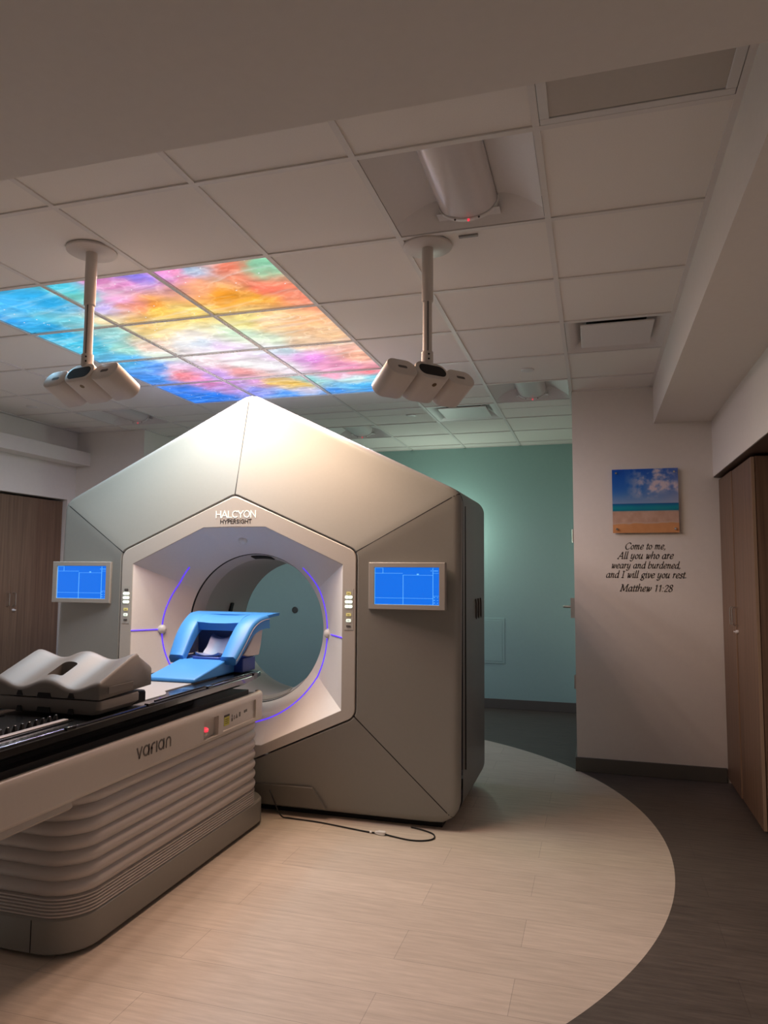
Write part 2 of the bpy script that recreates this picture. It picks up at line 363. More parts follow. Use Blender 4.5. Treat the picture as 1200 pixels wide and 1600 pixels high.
def sky_art(X, Y):
    wx = X + .16*(fbm(X*2.6+5, Y*2.6)-.5)*2 + .05*(fbm(X*9, Y*9+3)-.5)*2
    wy = Y + .12*(fbm(X*2.6+40, Y*2.6+9)-.5)*2 + .05*(fbm(X*9+60, Y*9)-.5)*2
    num = 0; den = 0
    for x, y, r, g, b in ARTN:
        k = 1/(((wx-x)**2+(wy-y)**2)+.004)**1.8
        num = num + k[..., None]*np.array([r, g, b])/255.; den = den+k
    c = num/den[..., None]
    fil = fbm(X*5+wx*3, Y*16+wy*3, 5); rid = 1-np.abs(2*fbm(wx*7+3, wy*9+11, 4)-1)
    c = c*(1+.50*(fil-.5)[..., None]) + (.10*np.clip(rid-.88, 0, 1)/.12)[..., None]
    st2 = np.clip((fbm(X*3+wy*2, Y*30+wx*8, 4)-.55)*4, 0, 1)*.30; c = c+(1-c)*st2[..., None]
    sat = c.mean(-1, keepdims=True); c = sat+(c-sat)*1.04; c = c+(1-np.clip(c, 0, 1))*.09
    st = (rng.rand(*X.shape) > .9988); c[st] = 1.
    return np.clip(c, 0, 1)
def grid_art(name, fn, o, ux, uy, nu, nv, thick, m, parent):
    """flat slab whose face carries a per-vertex printed picture"""
    U, V = np.meshgrid(np.linspace(0, 1, nu+1), np.linspace(0, 1, nv+1), indexing='ij')
    o, ux, uy = np.array(o), np.array(ux), np.array(uy)
    P = o+U[..., None]*ux+V[..., None]*uy
    c = fn(U, V, P)
    n = np.cross(ux, uy); n = n/np.linalg.norm(n)*thick
    off = np.array(ORG[parent.name]) if parent else np.zeros(3)
    vs = (P.reshape(-1, 3)-off); idx = np.arange((nu+1)*(nv+1)).reshape(nu+1, nv+1)
    fs = np.stack([idx[:-1, :-1], idx[1:, :-1], idx[1:, 1:], idx[:-1, 1:]], -1).reshape(-1, 4)
    cor = [idx[0, 0], idx[-1, 0], idx[-1, -1], idx[0, -1]]; k = len(vs)
    vs = np.vstack([vs, vs[cor]-n])
    per = [list(idx[:, 0]), list(idx[-1, :]), list(idx[::-1, -1]), list(idx[0, ::-1])]
    faces = [tuple(int(q) for q in f) for f in fs]
    for e in range(4): faces.append(tuple(int(q) for q in per[e][::-1])+(k+e, k+(e+1) % 4))
    faces.append((k+3, k+2, k+1, k))
    me = bpy.data.meshes.new(name); me.from_pydata([tuple(map(float, q)) for q in vs], [], faces)
    a = me.attributes.new('art', 'FLOAT_COLOR', 'POINT')
    cc = np.ones((len(vs), 4), np.float32); cc[:k, :3] = s2l(c.reshape(-1, 3)); cc[k:, :3] = cc[cor, :3]
    a.data.foreach_set('color', cc.ravel())
    me.materials.append(m); ob = bpy.data.objects.new(name, me); COL.objects.link(ob)
    if parent: ob.parent = parent
    ORG[ob.name] = Vector(off)
    return ob, s2l(c.reshape(-1, 3)).mean(0)

# ------------------------------------------------------------------ the room
XL, XR, YB, YC, YT, XC, XA = -5.06, .835, 6.09, 5.62, 7.9, -.148, -4.27
YN = -1.6; BH = 2.566; BHY = 1.588; SX = .44; BAND = 2.154
struct('floor', MB().box(-5.9, 1.7, YN-.1, 8.05, -.12, 0), FLOOR)
struct('wall_back', MB().box(XA, XC, YT, YT+.1, 0, CE+.25), TEAL)
struct('wall_right_end', MB().box(XC, 1.7, YC, 8.0, 0, CE+.25), WALL)
struct('wall_left_end', MB().box(-5.9, XA, YB, 8.0, 0, CE+.25), WALL)
struct('wall_near', MB().box(-5.9, 1.7, YN-.1, YN, 0, CE+.25), WALL)
AR0, AL0, AL1 = 3.05, 4.70, 5.98      # alcoves for the tall cabinets
mb = MB().box(XR, 1.7, YN, AR0, 0, BAND).box(XR, 1.7, YN, YC, BAND, CE+.25).box(1.6, 1.7, AR0, YC, 0, BAND)
struct('wall_right', mb, WALL)
mb = MB().box(-5.9, XL, YN, AL0, 0, BAND).box(-5.9, XL, YN, YB, BAND, CE+.25).box(-5.9, XL, AL1, YB, 0, BAND).box(-5.9, -5.8, AL0, AL1, 0, BAND)
struct('wall_left', mb, WALL)
# dropped bulkhead near the viewer and soffit on the right, cove beam on the left
mb = MB().box(XL, XR, YN, BHY, BH, CE+.25)
struct('trim_1', mb, WALL)
struct('trim_2', MB().box(SX, XR, BHY, YC, BH, CE+.25), WALL)
struct('trim_3', MB().box(XL, XL+.17, BHY, YB, 2.50, 2.635), WALL, bevel=.004)
# baseboards
struct('baseboard_right', MB().box(XC-.012, XR+.03, YC-.012, YC, 0, .102).box(XC-.012, XC, YC, 6.25, 0, .102), BASEB, bevel=.003)
struct('baseboard_back', MB().box(XA, XC, YT-.012, YT, 0, .102), BASEB, bevel=.003)
# ceiling tiles: every cell is one slab, fixtures leave theirs open
FIX = {(-1, 0), (-1, 5), (-7, 5), (-4, 7), (0, 3), (-2, 6), (0, -1)}
for i in range(-5, -2):
    for j in range(1, 5): FIX.add((i, j))
mb = MB()
regions = [(XL, SX, BHY, YC), (XL, XC, YC, YB), (XA, XC, YB, YT)]
for i in range(-9, 2):
    for j in range(-1, 10):
        if (i, j) in FIX: continue
        for (x0, x1, y0, y1) in regions:
            a, b, c, d = max(gx(i), x0), min(gx(i+1), x1), max(gy(j), y0), min(gy(j+1), y1)
            if b-a > .02 and d-c > .02: mb.box(a+.007, b-.007, c+.007, d-.007, CE+.004, CE+.02)
mb.use(DARK); mb2 = MB(); mb2.use(TILE); mb2.add(mb.v, mb.f); mb2.use(DARK)
mb2.box(XL-.05, SX+.05, BHY-.05, YT, CE+.24, CE+.26)
struct('ceiling', mb2)
mb = MB(); TW = .0115
for i in range(-8, 1):
    x = gx(i)
    y1 = YT if XA < x < XC-.02 else (YC if x > XC-.02 else YB)
    mb.box(x-TW, x+TW, BHY, y1, CE-.002, CE+.004)
for j in range(-1, 10):
    y = gy(j)
    if y < BHY: continue
    x0, x1 = (XL if y < YB else XA), (SX if y < YC else XC)
    mb.box(x0, x1, y-TW, y+TW, CE-.0022, CE+.0038)
for a in ((SX-.022, SX, BHY, YC), (XL, XL+.022, BHY, YB), (XC-.0, SX, YC-.022, YC), (XA, XC, YT-.022, YT), (XC-.022, XC, YC, YT), (XL, XA, YB-.022, YB), (XA, XA+.022, YB, YT)):
    mb.box(*a, CE-.002, CE+.004)
struct('trim_4', mb, TEE)

# door in the side of the right end wall: only lever and hinges reach past the corner
dr = struct('door_1', MB().box(XC-.006, XC-.0005, 6.35, 7.35, .01, 2.1), WOOD)
mb = MB().box(XC-.055, XC-.006, 6.40, 6.46, 1.07, 1.24)
mb.tube([(XC-.05, 6.43, 1.165), (XC-.10, 6.43, 1.165), (XC-.112, 6.445, 1.165), (XC-.112, 6.54, 1.163)], .011, 10)
obj('lever_handle', mb, STEEL, dr)
for z in (1.82, .40):
    obj('hinge', MB().box(XC-.055, XC-.006, 7.30, 7.345, z-.06, z+.06).lathe([(.012, -.065), (.012, .065)], (XC-.05, 7.33, z)), STEEL, dr)

# ------------------------------------------------------------------ backlit ceiling panels (3 x 4)
ARTM = attr_mat('backlit_print', PANEL_GLOW, True)
NAMES = {(-5,1):'blue and lavender backlit sky panel at the near left corner', (-4,1):'backlit ceiling panel, teal edge turning pink and orange, behind the left pole',
 (-3,1):'orange and coral backlit ceiling panel at the near right corner', (-5,2):'mostly turquoise backlit ceiling panel on the left edge, second row',
 (-4,2):'pale yellow and peach backlit ceiling panel in the middle, second row', (-3,2):'yellow and salmon backlit ceiling panel on the right edge, second row',
 (-5,3):'blue backlit ceiling panel with a pink cloud, left edge third row', (-4,3):'almost white backlit ceiling panel with pink wisps, middle third row',
 (-3,3):'magenta and pink backlit ceiling panel on the right edge, third row', (-5,4):'deep blue and violet backlit ceiling panel in the far left corner',
 (-4,4):'violet backlit ceiling panel with a golden streak above the machine apex', (-3,4):'sky blue backlit ceiling panel in the far right corner'}
for i in range(-5, -2):
    for j in range(1, 5):
        x0, x1, y0, y1 = gx(i)+.013, gx(i+1)-.013, gy(j)+.013, gy(j+1)-.013
        t = thing('backlit_ceiling_panel', NAMES[(i, j)], 'light panel', ((x0+x1)/2, (y0+y1)/2, CE), 'backlit nebula print panels in the ceiling')
        po, avg = grid_art('printed_diffuser', lambda U, V, P: sky_art(P[..., 0], P[..., 1]), (x0, y1, CE+.006), (x1-x0, 0, 0), (0, y0-y1, 0), 84, 84, .006, ARTM, t)
        mb = MB().box(x0, x1, y0, y1, CE+.02, CE+.06)
        obj('light_box', mb, WHITEP, t)
        lum = float(avg@np.array([.3, .59, .11])); col_ = tuple(float(v) for v in (avg/avg.mean()*PANEL_SAT+1-PANEL_SAT)*np.array([1.03, 1.0, .96]))
        for ex in (-.19, 0., .19):                  # nine added unseen spots under each print, boosting the panel's light
            for ey in (-.19, 0., .19):
                la = bpy.data.lights.new('added_panel_spot', 'SPOT'); la.shadow_soft_size = 0.; la.spot_size = PI; la.spot_blend = 1.; la.color = col_
                la.energy = PANEL_WATT/9*(lum/.55)**1.6
                lo = bpy.data.objects.new('added_panel_spot', la); COL.objects.link(lo); lo.parent = t; lo.location = (ex+random.uniform(-.08, .08), ey+random.uniform(-.08, .08), -.008)

# ------------------------------------------------------------------ troffers (off)
def troffer(i, j, label):
    x0, x1, y0, y1 = gx(i)+.013, gx(i+1)-.013, gy(j)+.013, gy(j+1)-.013
    xm = (x0+x1)/2; t = thing('recessed_ceiling_light', label, 'ceiling light', (xm, (y0+y1)/2, CE), 'unlit recessed ceiling lights')
    ye = y1-.085; hw = .115; D = .085
    mb = MB(); n = 10
    for s in (-1, 1):                      # two coves sweeping up from rim to lens
        prof = [(xm+s*((x1-x0)/2-(((x1-x0)/2-hw)*k/n)), CE+.002+D*math.sin(PI/2*k/n)) for k in range(n+1)]
        mb.loft([[(x, y0, z), (x, ye, z)] for x, z in prof], False)
        mb.loft([[(x, ye, z), (x, y1, CE+.002+(z-CE-.002)*.0)] for x, z in prof], False)
    mb.box(xm-hw-.01, xm+hw+.01, ye, y1, CE+.03, CE+.032)
    mb.loft([[(xm-hw, ye, CE+D), (xm+hw, ye, CE+D)], [(xm-hw, y1, CE+.002), (xm+hw, y1, CE+.002)]], False)
    mb.add([(x0, y0, CE+.002), (x1, y0, CE+.002), (x1, y0, CE+.09), (x0, y0, CE+.09)], [(0, 1, 2, 3)])
    mb.box(x0, x1, y0, y1, CE+.095, CE+.105)
    obj('housing', mb, WHITEP, t)
    L = [[(xm+hw*math.cos(PI*k/20), y, CE+.082-.079*math.sin(PI*k/20)**.8) for k in range(21)] for y in (y0+.002, ye)]
    obj('lens', MB().loft(L, False), mat('frosted_lens', (.66, .62, .61), .2), t)
    outer = [(xm+(hw+.006)*math.cos(PI*k/20), CE+.082-.086*math.sin(PI*k/20)**.8) for k in range(21)]
    e = obj('end_cap', MB().prism(outer, 'y', ye, ye+.022), WHITEP, t, bevel=.003)
    obj('indicator_led', MB().lathe([(.0055, 0), (.0055, .004)], (xm+.004, ye-.0015, CE-.010), (0, -1, 0), 12), REDLED, e)
    for dx in (-.05, .045): obj('indent', MB().lathe([(.004, 0), (.004, .003)], (xm+dx, ye-.0005, CE-.0015), (0, -1, 0), 10), GREYINK, e)
troffer(-1, 0, 'large unlit recessed ceiling light nearest the viewer, with a red standby dot')
troffer(-1, 5, 'unlit recessed ceiling light beyond the right pole, above the teal passage')
troffer(-7, 5, 'unlit recessed ceiling light in the dim left rear of the ceiling')
troffer(-4, 7, 'unlit recessed ceiling light half hidden behind the machine roof')

# ------------------------------------------------------------------ air diffusers and return grille
def diffuser(i, j, label):
    x0, x1, y0, y1 = gx(i)+.013, min(gx(i+1), SX)-.013, gy(j)+.013, gy(j+1)-.013
    t = thing('air_diffuser', label, 'air vent', ((x0+x1)/2, (y0+y1)/2, CE), 'square plaque air diffusers')
    q = .085; loops = []
    for k, z in ((0, 0), (.02, .002), (.075, .045), (.12, .07)):
        loops.append([(x0+k, y0+k, CE+z), (x1-k, y0+k, CE+z), (x1-k, y1-k, CE+z), (x0+k, y1-k, CE+z)])
    obj('cone', MB().loft(loops), WHITEP, t)
    obj('duct_neck', MB().box(x0+.1, x1-.1, y0+.1, y1-.1, CE+.068, CE+.2), DARK, t)
    obj('plaque', MB().box(x0+q, x1-q, y0+q, y1-q, CE+.002, CE+.012), WHITEP, t, bevel=.003)
    for dx in (-.14, .14): obj('hanger', MB().tube([((x0+x1)/2+dx, (y0+y1)/2, CE+.01), ((x0+x1)/2+dx, (y0+y1)/2, CE+.08)], .006), STEEL, t)
diffuser(0, 3, 'square white air diffuser next to the right soffit')
diffuser(-2, 6, 'square white air diffuser beyond the right ceiling tracking camera')
x0, x1, y0, y1 = gx(0)+.013, SX-.024, BHY+.0, gy(0)-.013
t = thing('return_air_grille', 'ribbed grey return air grille beside the near bulkhead', 'air vent', ((x0+x1)/2, (y0+y1)/2, CE))
mb = MB().box(x0, x1, y1-.03, y1, CE-.003, CE+.02).box(x0, x0+.03, y0, y1-.03, CE-.003, CE+.02).box(x1-.03, x1, y0, y1-.03, CE-.003, CE+.02)
obj('frame', mb, WHITEP, t, bevel=.002)
mb = MB()
for k in range(50):
    y = y0+.003+k*(y1-.032-y0)/50
    mb.add([(x0+.03, y, CE+.005), (x1-.03, y, CE+.005), (x1-.03, y+.0088, CE+.001), (x0+.03, y+.0088, CE+.001)], [(0, 1, 2, 3)])
obj('louvre', mb, mat('grille_grey', (.66, .63, .58), .6), t)
obj('backing', MB().box(x0+.03, x1-.03, y0, y1-.03, CE+.016, CE+.024), DARK, t)
for (x, y, lab) in ((-.42, gy(4)+.3, 'round concealed sprinkler cover between the two right-hand recessed lights'), (-4.62, 4.98, 'round concealed sprinkler cover in the dim left part of the ceiling'), (-1.55-.0, 6.13, 'round concealed sprinkler cover just above the machine roof')):
    o = obj('sprinkler_cover', MB().lathe([(.045, 0), (.044, -.006), (.03, -.009)], (x, y, CE+.003), (0, 0, 1), 28), WHITEP)
    tag(ctr(o, (x, y, CE)), lab, 'sprinkler cover', 'concealed sprinkler covers')
o = obj('ceiling_clip', MB().box(-.52, -.44, gy(1)+.045, gy(1)+.06, CE-.004, CE+.004), mat('clip_grey', (.3, .28, .27), .5))
tag(ctr(o, (-.48, gy(1)+.05, CE)), 'small grey slot plate in the tile behind the nearest ceiling light', 'clip')

# ------------------------------------------------------------------ ceiling tracking cameras
def tracker(px, py, a, label, zj=2.345):
    a = Vector(a).normalized(); r = a.cross(Vector((0, 0, 1))).normalized(); n = r.cross(a).normalized()   # n points up
    t = thing('ceiling_tracking_camera', label, 'camera', (px, py, CE), 'pole mounted tracking cameras')
    obj('ceiling_plate', MB().lathe([(.0, 0), (.105, 0), (.105, -.008), (.098, -.012), (0, -.012)], (px, py, CE), n=48, caps=False), PODP, t)
    zc = 2.60
    obj('outer_pole', MB().lathe([(.0245, CE-.01), (.0245, zc), (.021, zc-.004)], (px, py, 0), n=24), PODP, t)
    obj('inner_pole', MB().lathe([(.0195, zc), (.0195, zj)], (px, py, 0), n=24), PODP, t)
    obj('pole_groove', MB().box(px+.004, px+.009, py-.0205, py-.0185, zj+.02, zc-.004), GREYINK, t)
    c = Vector((px, py, zj-.075)) + a*.01
    k = MB(); k.tube([(px, py, zj+.035), (px, py, zj-.01), Vector((px, py, zj-.03))+a*.012, c+n*.04], [.025, .026, .03, .03], 16)
    kn = obj('tilt_joint', k, PODP, t)
    for q in (.02, .0): obj('screw', MB().lathe([(.004, 0), (.004, .003)], (px+.012, py-.023, zj+q), (0, -1, 0), 8), BLACK, kn)
    def stad(w, h, o, d, m=12, b=0.):
        pts = []
        for s in range(m+1):
            th = -PI/2+PI*s/m; pts.append(o+r*((w-h)/2+(h/2-b)*math.cos(th))+n*((h/2-b)*math.sin(th))+a*d)
        for s in range(m+1):
            th = PI/2+PI*s/m; pts.append(o+r*(-(w-h)/2+(h/2-b)*math.cos(th))+n*((h/2-b)*math.sin(th))+a*d)
        return pts
    def pod(nm, o, w, h, d0, d1):
        return obj(nm, MB().loft([stad(w, h, o, d0, b=.006), stad(w, h, o, d0+.002, b=.0015), stad(w, h, o, d0+.007), stad(w, h, o, d1-.006), stad(w, h, o, d1, b=.005)], True, True, True), PODP, t, smooth=40)
    W, h = .146, .088
    m = pod('centre_pod', c, .168, .096, -.055, .095)
    obj('rear_window', MB().loft([stad(.135, .058, c, -.0565), stad(.135, .058, c, -.054)], True, True, True), BLACK, m)
    obj('front_window', MB().loft([stad(.13, .06, c, .094), stad(.13, .06, c, .098)], True, True, True), BLACK, m)
    obj('badge', MB().lathe([(.0, .0), (.011, 0), (.010, .002), (0, .002)], c-n*.047-a*.02+r*.012, -n, 20, False), mat('badge_brown', (.16, .11, .06), .35, metal=.6), m)
    for s in (-1, 1):
        o = c+r*(.150*s)+a*.0-n*.006
        p = pod('side_pod', o, W, h, -.050, .095)
        obj('rear_inset', MB().loft([stad(.1, .034, o, -.0495), stad(.1, .034, o, -.047)], True, True, True), mat('inset_grey', (.40, .37, .35), .45), p)
        obj('rear_mark', MB().loft([stad(.045, .014, o, -.0503), stad(.045, .014, o, -.0490)], True, True, True), GREYINK, p)
    obj('spine', MB().loft([[c+r*(x)+n*z+a*d for x, z in ((-.15, -.022), (.15, -.022), (.15, .026), (-.15, .026))] for d in (-.03, .05)], True, True, True), PODP, t, bevel=.004)
tracker(gx(-1)+.098, 2.905, (-.68, .60, -.54), 'white three-pod tracking camera on the right ceiling pole')
tracker(-2.092, 2.557, (.17, .88, -.46), 'white three-pod tracking camera on the left ceiling pole, against the lit panels')

# ------------------------------------------------------------------ radiotherapy machine
RT = thing('radiotherapy_machine', 'large grey house-shaped radiotherapy machine with a round bore and violet light ring', 'medical machine', (CX, 4.6, 0))
X = lambda x: CX+x
OUT = [(0, 2.612), (1.395, 1.925), (1.39, .035), (-1.39, .035), (-1.395, 1.925)]
OUTR = [.13, .10, .13, .13, .10]; OUTY = [4.16, 4.14, 4.09, 4.09, 4.14]
HEX = [(0, 1.928), (.806, 1.575), (.806, .614), (0, .255), (-.806, .614), (-.806, 1.575)]
HEXR = [.06, .07, .07, .06, .07, .07]
YF = 4.0
out, om = rpoly(OUT, OUTR, 10)
hexl, hm = rpoly(HEX, HEXR, 10)
def sector(loop, a, b):
    n = len(loop); return [loop[(a+k) % n] for k in range(((b-a) % n)+1)]
M = 40; RB = .05
sect = [('upper', 0, 1, [0, 1]), ('side', 1, 2, [1, 2]), ('lower', 2, 3, [2, 4]), ('side', 3, 4, [4, 5]), ('upper', 4, 0, [5, 0])]
plabel = {0: 'upper right shroud panel, peach lit', 1: 'right shroud panel', 2: 'bottom shroud panel', 3: 'left shroud panel', 4: 'upper left shroud panel, grey-green lit'}
for si, (nm, a, b, (ha, hb)) in enumerate(sect):
    o = resample(sector(out, om[a], om[b]), M); h = resample(sector(hexl, hm[ha], hm[hb]), M)
    nrm = []
    for k in range(M):
        d = (o[min(k+1, M-1)]-o[max(k-1, 0)]).normalized(); q = Vector((d.y, -d.x))
        if q.dot(o[k]-Vector((0, 1.2))) < 0: q = -q
        nrm.append(q)
    g = .0040                                                     # half panel gap along the creases
    rows = []
    def row(pts, ys):
        pts = [Vector(p) for p in pts]
        d0 = (pts[1]-pts[0]).normalized(); d1 = (pts[-2]-pts[-1]).normalized()
        pts[0] = pts[0]+d0*g; pts[-1] = pts[-1]+d1*g
        rows.append([(X(p.x), y, p.y) for p, y in zip(pts, ys)])
    yo = [OUTY[a]+(OUTY[b]-OUTY[a])*k/(M-1) for k in range(M)]
    ins = [o[k]-nrm[k]*RB for k in range(M)]
    row(h, [YF+.03]*M); row(h, [YF+.008]*M)
    hh = [h[k]+(ins[k]-h[k])*.012 for k in range(M)]
    row(hh, [YF+.003]*M)
    for tt in (.25, .5, .75, 1.):
        row([hh[k].lerp(ins[k], tt) for k in range(M)], [YF+.003+(yo[k]-YF-.003)*tt for k in range(M)])
    for k in range(1, 7):
        th = PI/2*k/6
        row([ins[q]+nrm[q]*(RB*math.sin(th)) for q in range(M)], [yo[q]+RB*(1-math.cos(th)) for q in range(M)])
    row(o, [yo[q]+RB+.012 for q in range(M)])
    p = obj('shroud_panel', MB().loft(rows, False), SHROUD, RT, smooth=30)
    p['label'] = plabel[si]
# dark seams along the five creases
for k_, (oc, hc) in enumerate(((0, 0), (1, 1), (2, 2), (3, 4), (4, 5))):
    po, ph = out[om[oc]], hexl[hm[hc]]; i_ = om[oc]; tg = (out[(i_+1) % len(out)]-out[i_-1]).normalized(); dv = Vector((tg.y, -tg.x)); dv = dv if dv.dot(po-Vector((0, 1.2))) > 0 else -dv; pe = po-dv*RB
    pth = [(X(ph.x+(pe.x-ph.x)*t_), YF+.0055+(OUTY[oc]-YF-.002)*t_, ph.y+(pe.y-ph.y)*t_) for t_ in [q/8 for q in range(9)]]
    pth += [(X(pe.x+dv.x*(RB-.003)*math.sin(PI/2*q/4)), OUTY[oc]+.004+(RB)*(1-math.cos(PI/2*q/4)), pe.y+dv.y*(RB-.003)*math.sin(PI/2*q/4)) for q in range(1, 5)]
    obj('panel_seam', MB().tube(pth, .0046, 8), BLACK, RT)
# side shell
loops = []
for d, y in ((.0005, None), (0, 4.27), (0, 5.06), (.012, 5.095), (.05, 5.11)):
    lp = []
    for k, p in enumerate(out):
        q = p-(out[(k+1) % len(out)]-out[k-1]).normalized().yx*Vector((1, -1))*0
        c = Vector((0, 1.15)); v = (p-c); s = 1-d/max(.3, v.length); pp = c+v*s
        yy = y if y is not None else (4.215+.06*max(0, (p.y-1.9)/.7))
        lp.append((X(pp.x), max(yy, 4.30 if (p.y > 2.2 and y == 4.27) else yy), pp.y))
    loops.append(lp)
obj('side_shell', MB().loft(loops), SHROUD_SIDE, RT)
ncirc = 96
def circ(r, y, cz, n=ncirc): return [(X(r*math.cos(2*PI*k/n)), y, cz+r*math.sin(2*PI*k/n)) for k in range(n)]
CZ = 1.085; CZR = 1.055
outp = []
for k in range(ncirc):                         # rear cover: outline sampled by angle
    th = 2*PI*k/ncirc; d = Vector((math.cos(th), math.sin(th))); best = 9
    for q in range(len(out)):
        p0, p1 = out[q]-Vector((0, CZR)), out[(q+1) % len(out)]-Vector((0, CZR)); e = p1-p0
        den = d.x*e.y-d.y*e.x
        if abs(den) > 1e-9:
            tt = (p0.x*e.y-p0.y*e.x)/den; uu = (p0.x*d.y-p0.y*d.x)/den
            if tt > 0 and -1e-6 <= uu <= 1.000001: best = min(best, tt)
    outp.append((X(d.x*(best-.045)), 5.105, CZR+d.y*(best-.045)))
obj('rear_cover', MB().loft([outp, circ(.478, 5.105, CZR), circ(.474, 5.085, CZR)]), SHROUD_SIDE, RT)
obj('plinth', MB().box(X(-1.28), X(1.28), 4.16, 5.0, 0, .045), BLACK, RT)
# bezel frame
GAP = .007
inner8 = [(.212, 1.72), (.715, 1.492), (.715, .651), (.212, .418), (-.212, .418), (-.715, .651), (-.715, 1.492), (-.212, 1.72)]
hexi, _ = rpoly([(x*(1-GAP/.8), 1.09+(z-1.09)*(1-GAP/.8)) for x, z in HEX], HEXR, 10)
def ray_poly(poly, c, th):
    d = Vector((math.cos(th), math.sin(th))); best = None
    for q in range(len(poly)):
        p0, p1 = Vector(poly[q])-c, Vector(poly[(q+1) % len(poly)])-c; e = p1-p0; den = d.x*e.y-d.y*e.x
        if abs(den) > 1e-9:
            tt = (p0.x*e.y-p0.y*e.x)/den; uu = (p0.x*d.y-p0.y*d.x)/den
            if tt > 0 and -1e-6 <= uu <= 1.000001 and (best is None or tt < best): best = tt
    return c+d*best
cc = Vector((0, CZ))
ths = sorted(set([round(2*PI*k/120, 5) for k in range(120)] + [round(math.atan2(z-CZ, x) % (2*PI), 5) for x, z in inner8] + [round(math.atan2(p.y-CZ, p.x) % (2*PI), 5) for p in hexi]))
ho = [ray_poly(hexi, cc, t_) for t_ in ths]; hi = [ray_poly(inner8, cc, t_) for t_ in ths]
def lp(ps, y, f=0, tgt=None): return [(X(p.x+(0 if tgt is None else (q.x-p.x)*f)), y, p.y+(0 if tgt is None else (q.y-p.y)*f)) for p, q in zip(ps, tgt or ps)]
bez = obj('bezel_frame', MB().loft([lp(ho, YF+.03), lp(ho, YF+.004), lp(ho, YF, .04, hi), lp(hi, YF, .04, ho), lp(hi, YF+.003, 0)]), BEZEL, RT, smooth=10)
YS = 4.31; RS = .482
rows = []
for k in range(13):
    tt = k/12; 
    rows.append([(X(p.x+(cc.x+RS*math.cos(t_)-p.x)*tt), YF+.003+(YS-YF-.003)*(tt if tt < .9 else tt), p.y+(cc.y+RS*math.sin(t_)-p.y)*tt) for p, t_ in zip(hi, ths)])
rows.append([(X(RS*math.cos(t_)), YS+.02, CZ+RS*math.sin(t_)) for t_ in ths])
obj('bore_funnel', MB().loft(rows), FUNNEL, RT, smooth=22)
def funnel_pt(th, r, lift=.003):
    p = ray_poly(inner8, cc, th); R = (p-cc).length; tt = (R-r)/(R-RS); tt = max(0, min(1, tt))
    q = p.lerp(cc+Vector((math.cos(th), math.sin(th)))*RS, tt)
    return Vector((X(q.x), YF+.003+(YS-YF-.003)*tt-lift, q.y))
obj('bore_seam', MB().loft([circ(RS, YS+.004, CZ), circ(RS-.004, YS+.012, CZ), circ(RS-.004, YS+.02, CZ), circ(RS, YS+.03, CZ)]), BLACK, RT)
obj('bore_entry_ring', MB().loft([circ(.480, YS+.014, CZ), circ(.477, YS+.02, CZ), circ(.456, YS+.115, CZ-.002), circ(.452, YS+.135, CZ-.002)]), mat('entry_ring_grey', (.52, .50, .50), .42), RT)
obj('bore_liner', MB().loft([circ(.455, YS+.13, CZ-.002), circ(.474, 5.09, CZR)]), LINER, RT)
def bore_patch(nm, th0, th1, y0, y1, lift, m, n=8, r=.472, slope=0.):
    ls = []
    for k in range(n+1):
        th = th0+(th1-th0)*k/n
        ls.append([(X((r-d)*math.cos(th)), y, CZ-.002+(r-d)*math.sin(th)) for y, d in ((y0, 0), (y0, lift), (y1, lift+slope), (y1, slope))])
    return obj(nm, MB().loft(ls, True, True, True), m, RT)
bore_patch('bore_window', math.radians(88-9), math.radians(88+9), YS+.04, YS+.105, .005, BLACK, slope=.0145)
s = bore_patch('bore_sensor_strip', math.radians(163), math.radians(180), 4.80, 4.835, .02, BLACK, 10, .468)
bore_patch('bore_floor_lip', math.radians(262), math.radians(300), YS+.03, YS+.11, .006, BEZEL, 10, slope=.018)
# violet laser light put into glowing tubes: three quarters of a circle, plus the horizontal lines and three domes
LZ = 1.068; LR = .565; LDX = -.028
pts = []
for k in range(91):
    th = math.radians(134+k*(272/90)); q = Vector((LDX+LR*math.cos(th), LR*math.sin(th)+LZ-CZ)); pts.append(funnel_pt(math.atan2(q.y, q.x) % (2*PI), q.length))
obj('violet_light_ring', MB().tube(pts, .0042, 6), VIOLET, RT)
for s in (-1, 1):
    ln = []
    for k in range(9):
        q = Vector((s*(.715-(.715-.585)*k/8), LZ-CZ)); ln.append(funnel_pt(math.atan2(q.y, q.x) % (2*PI), q.length))
    obj('violet_laser_line', MB().tube(ln, .004, 6), VIOLET, RT)
for (dx, dz) in ((-.594, LZ-CZ), (.545, LZ-CZ), (-.01, .565)):
    q = Vector((dx, dz)); p = funnel_pt(math.atan2(dz, dx) % (2*PI), q.length, 0)
    ax = Vector((-dx, -.9*q.length*1.9, -dz)).normalized()
    obj('laser_dome', MB().lathe([(.030*math.cos(a_), .026*math.sin(a_)) for a_ in [PI/2*k/8 for k in range(9)]], p, ax, 24), WHITEP, RT)
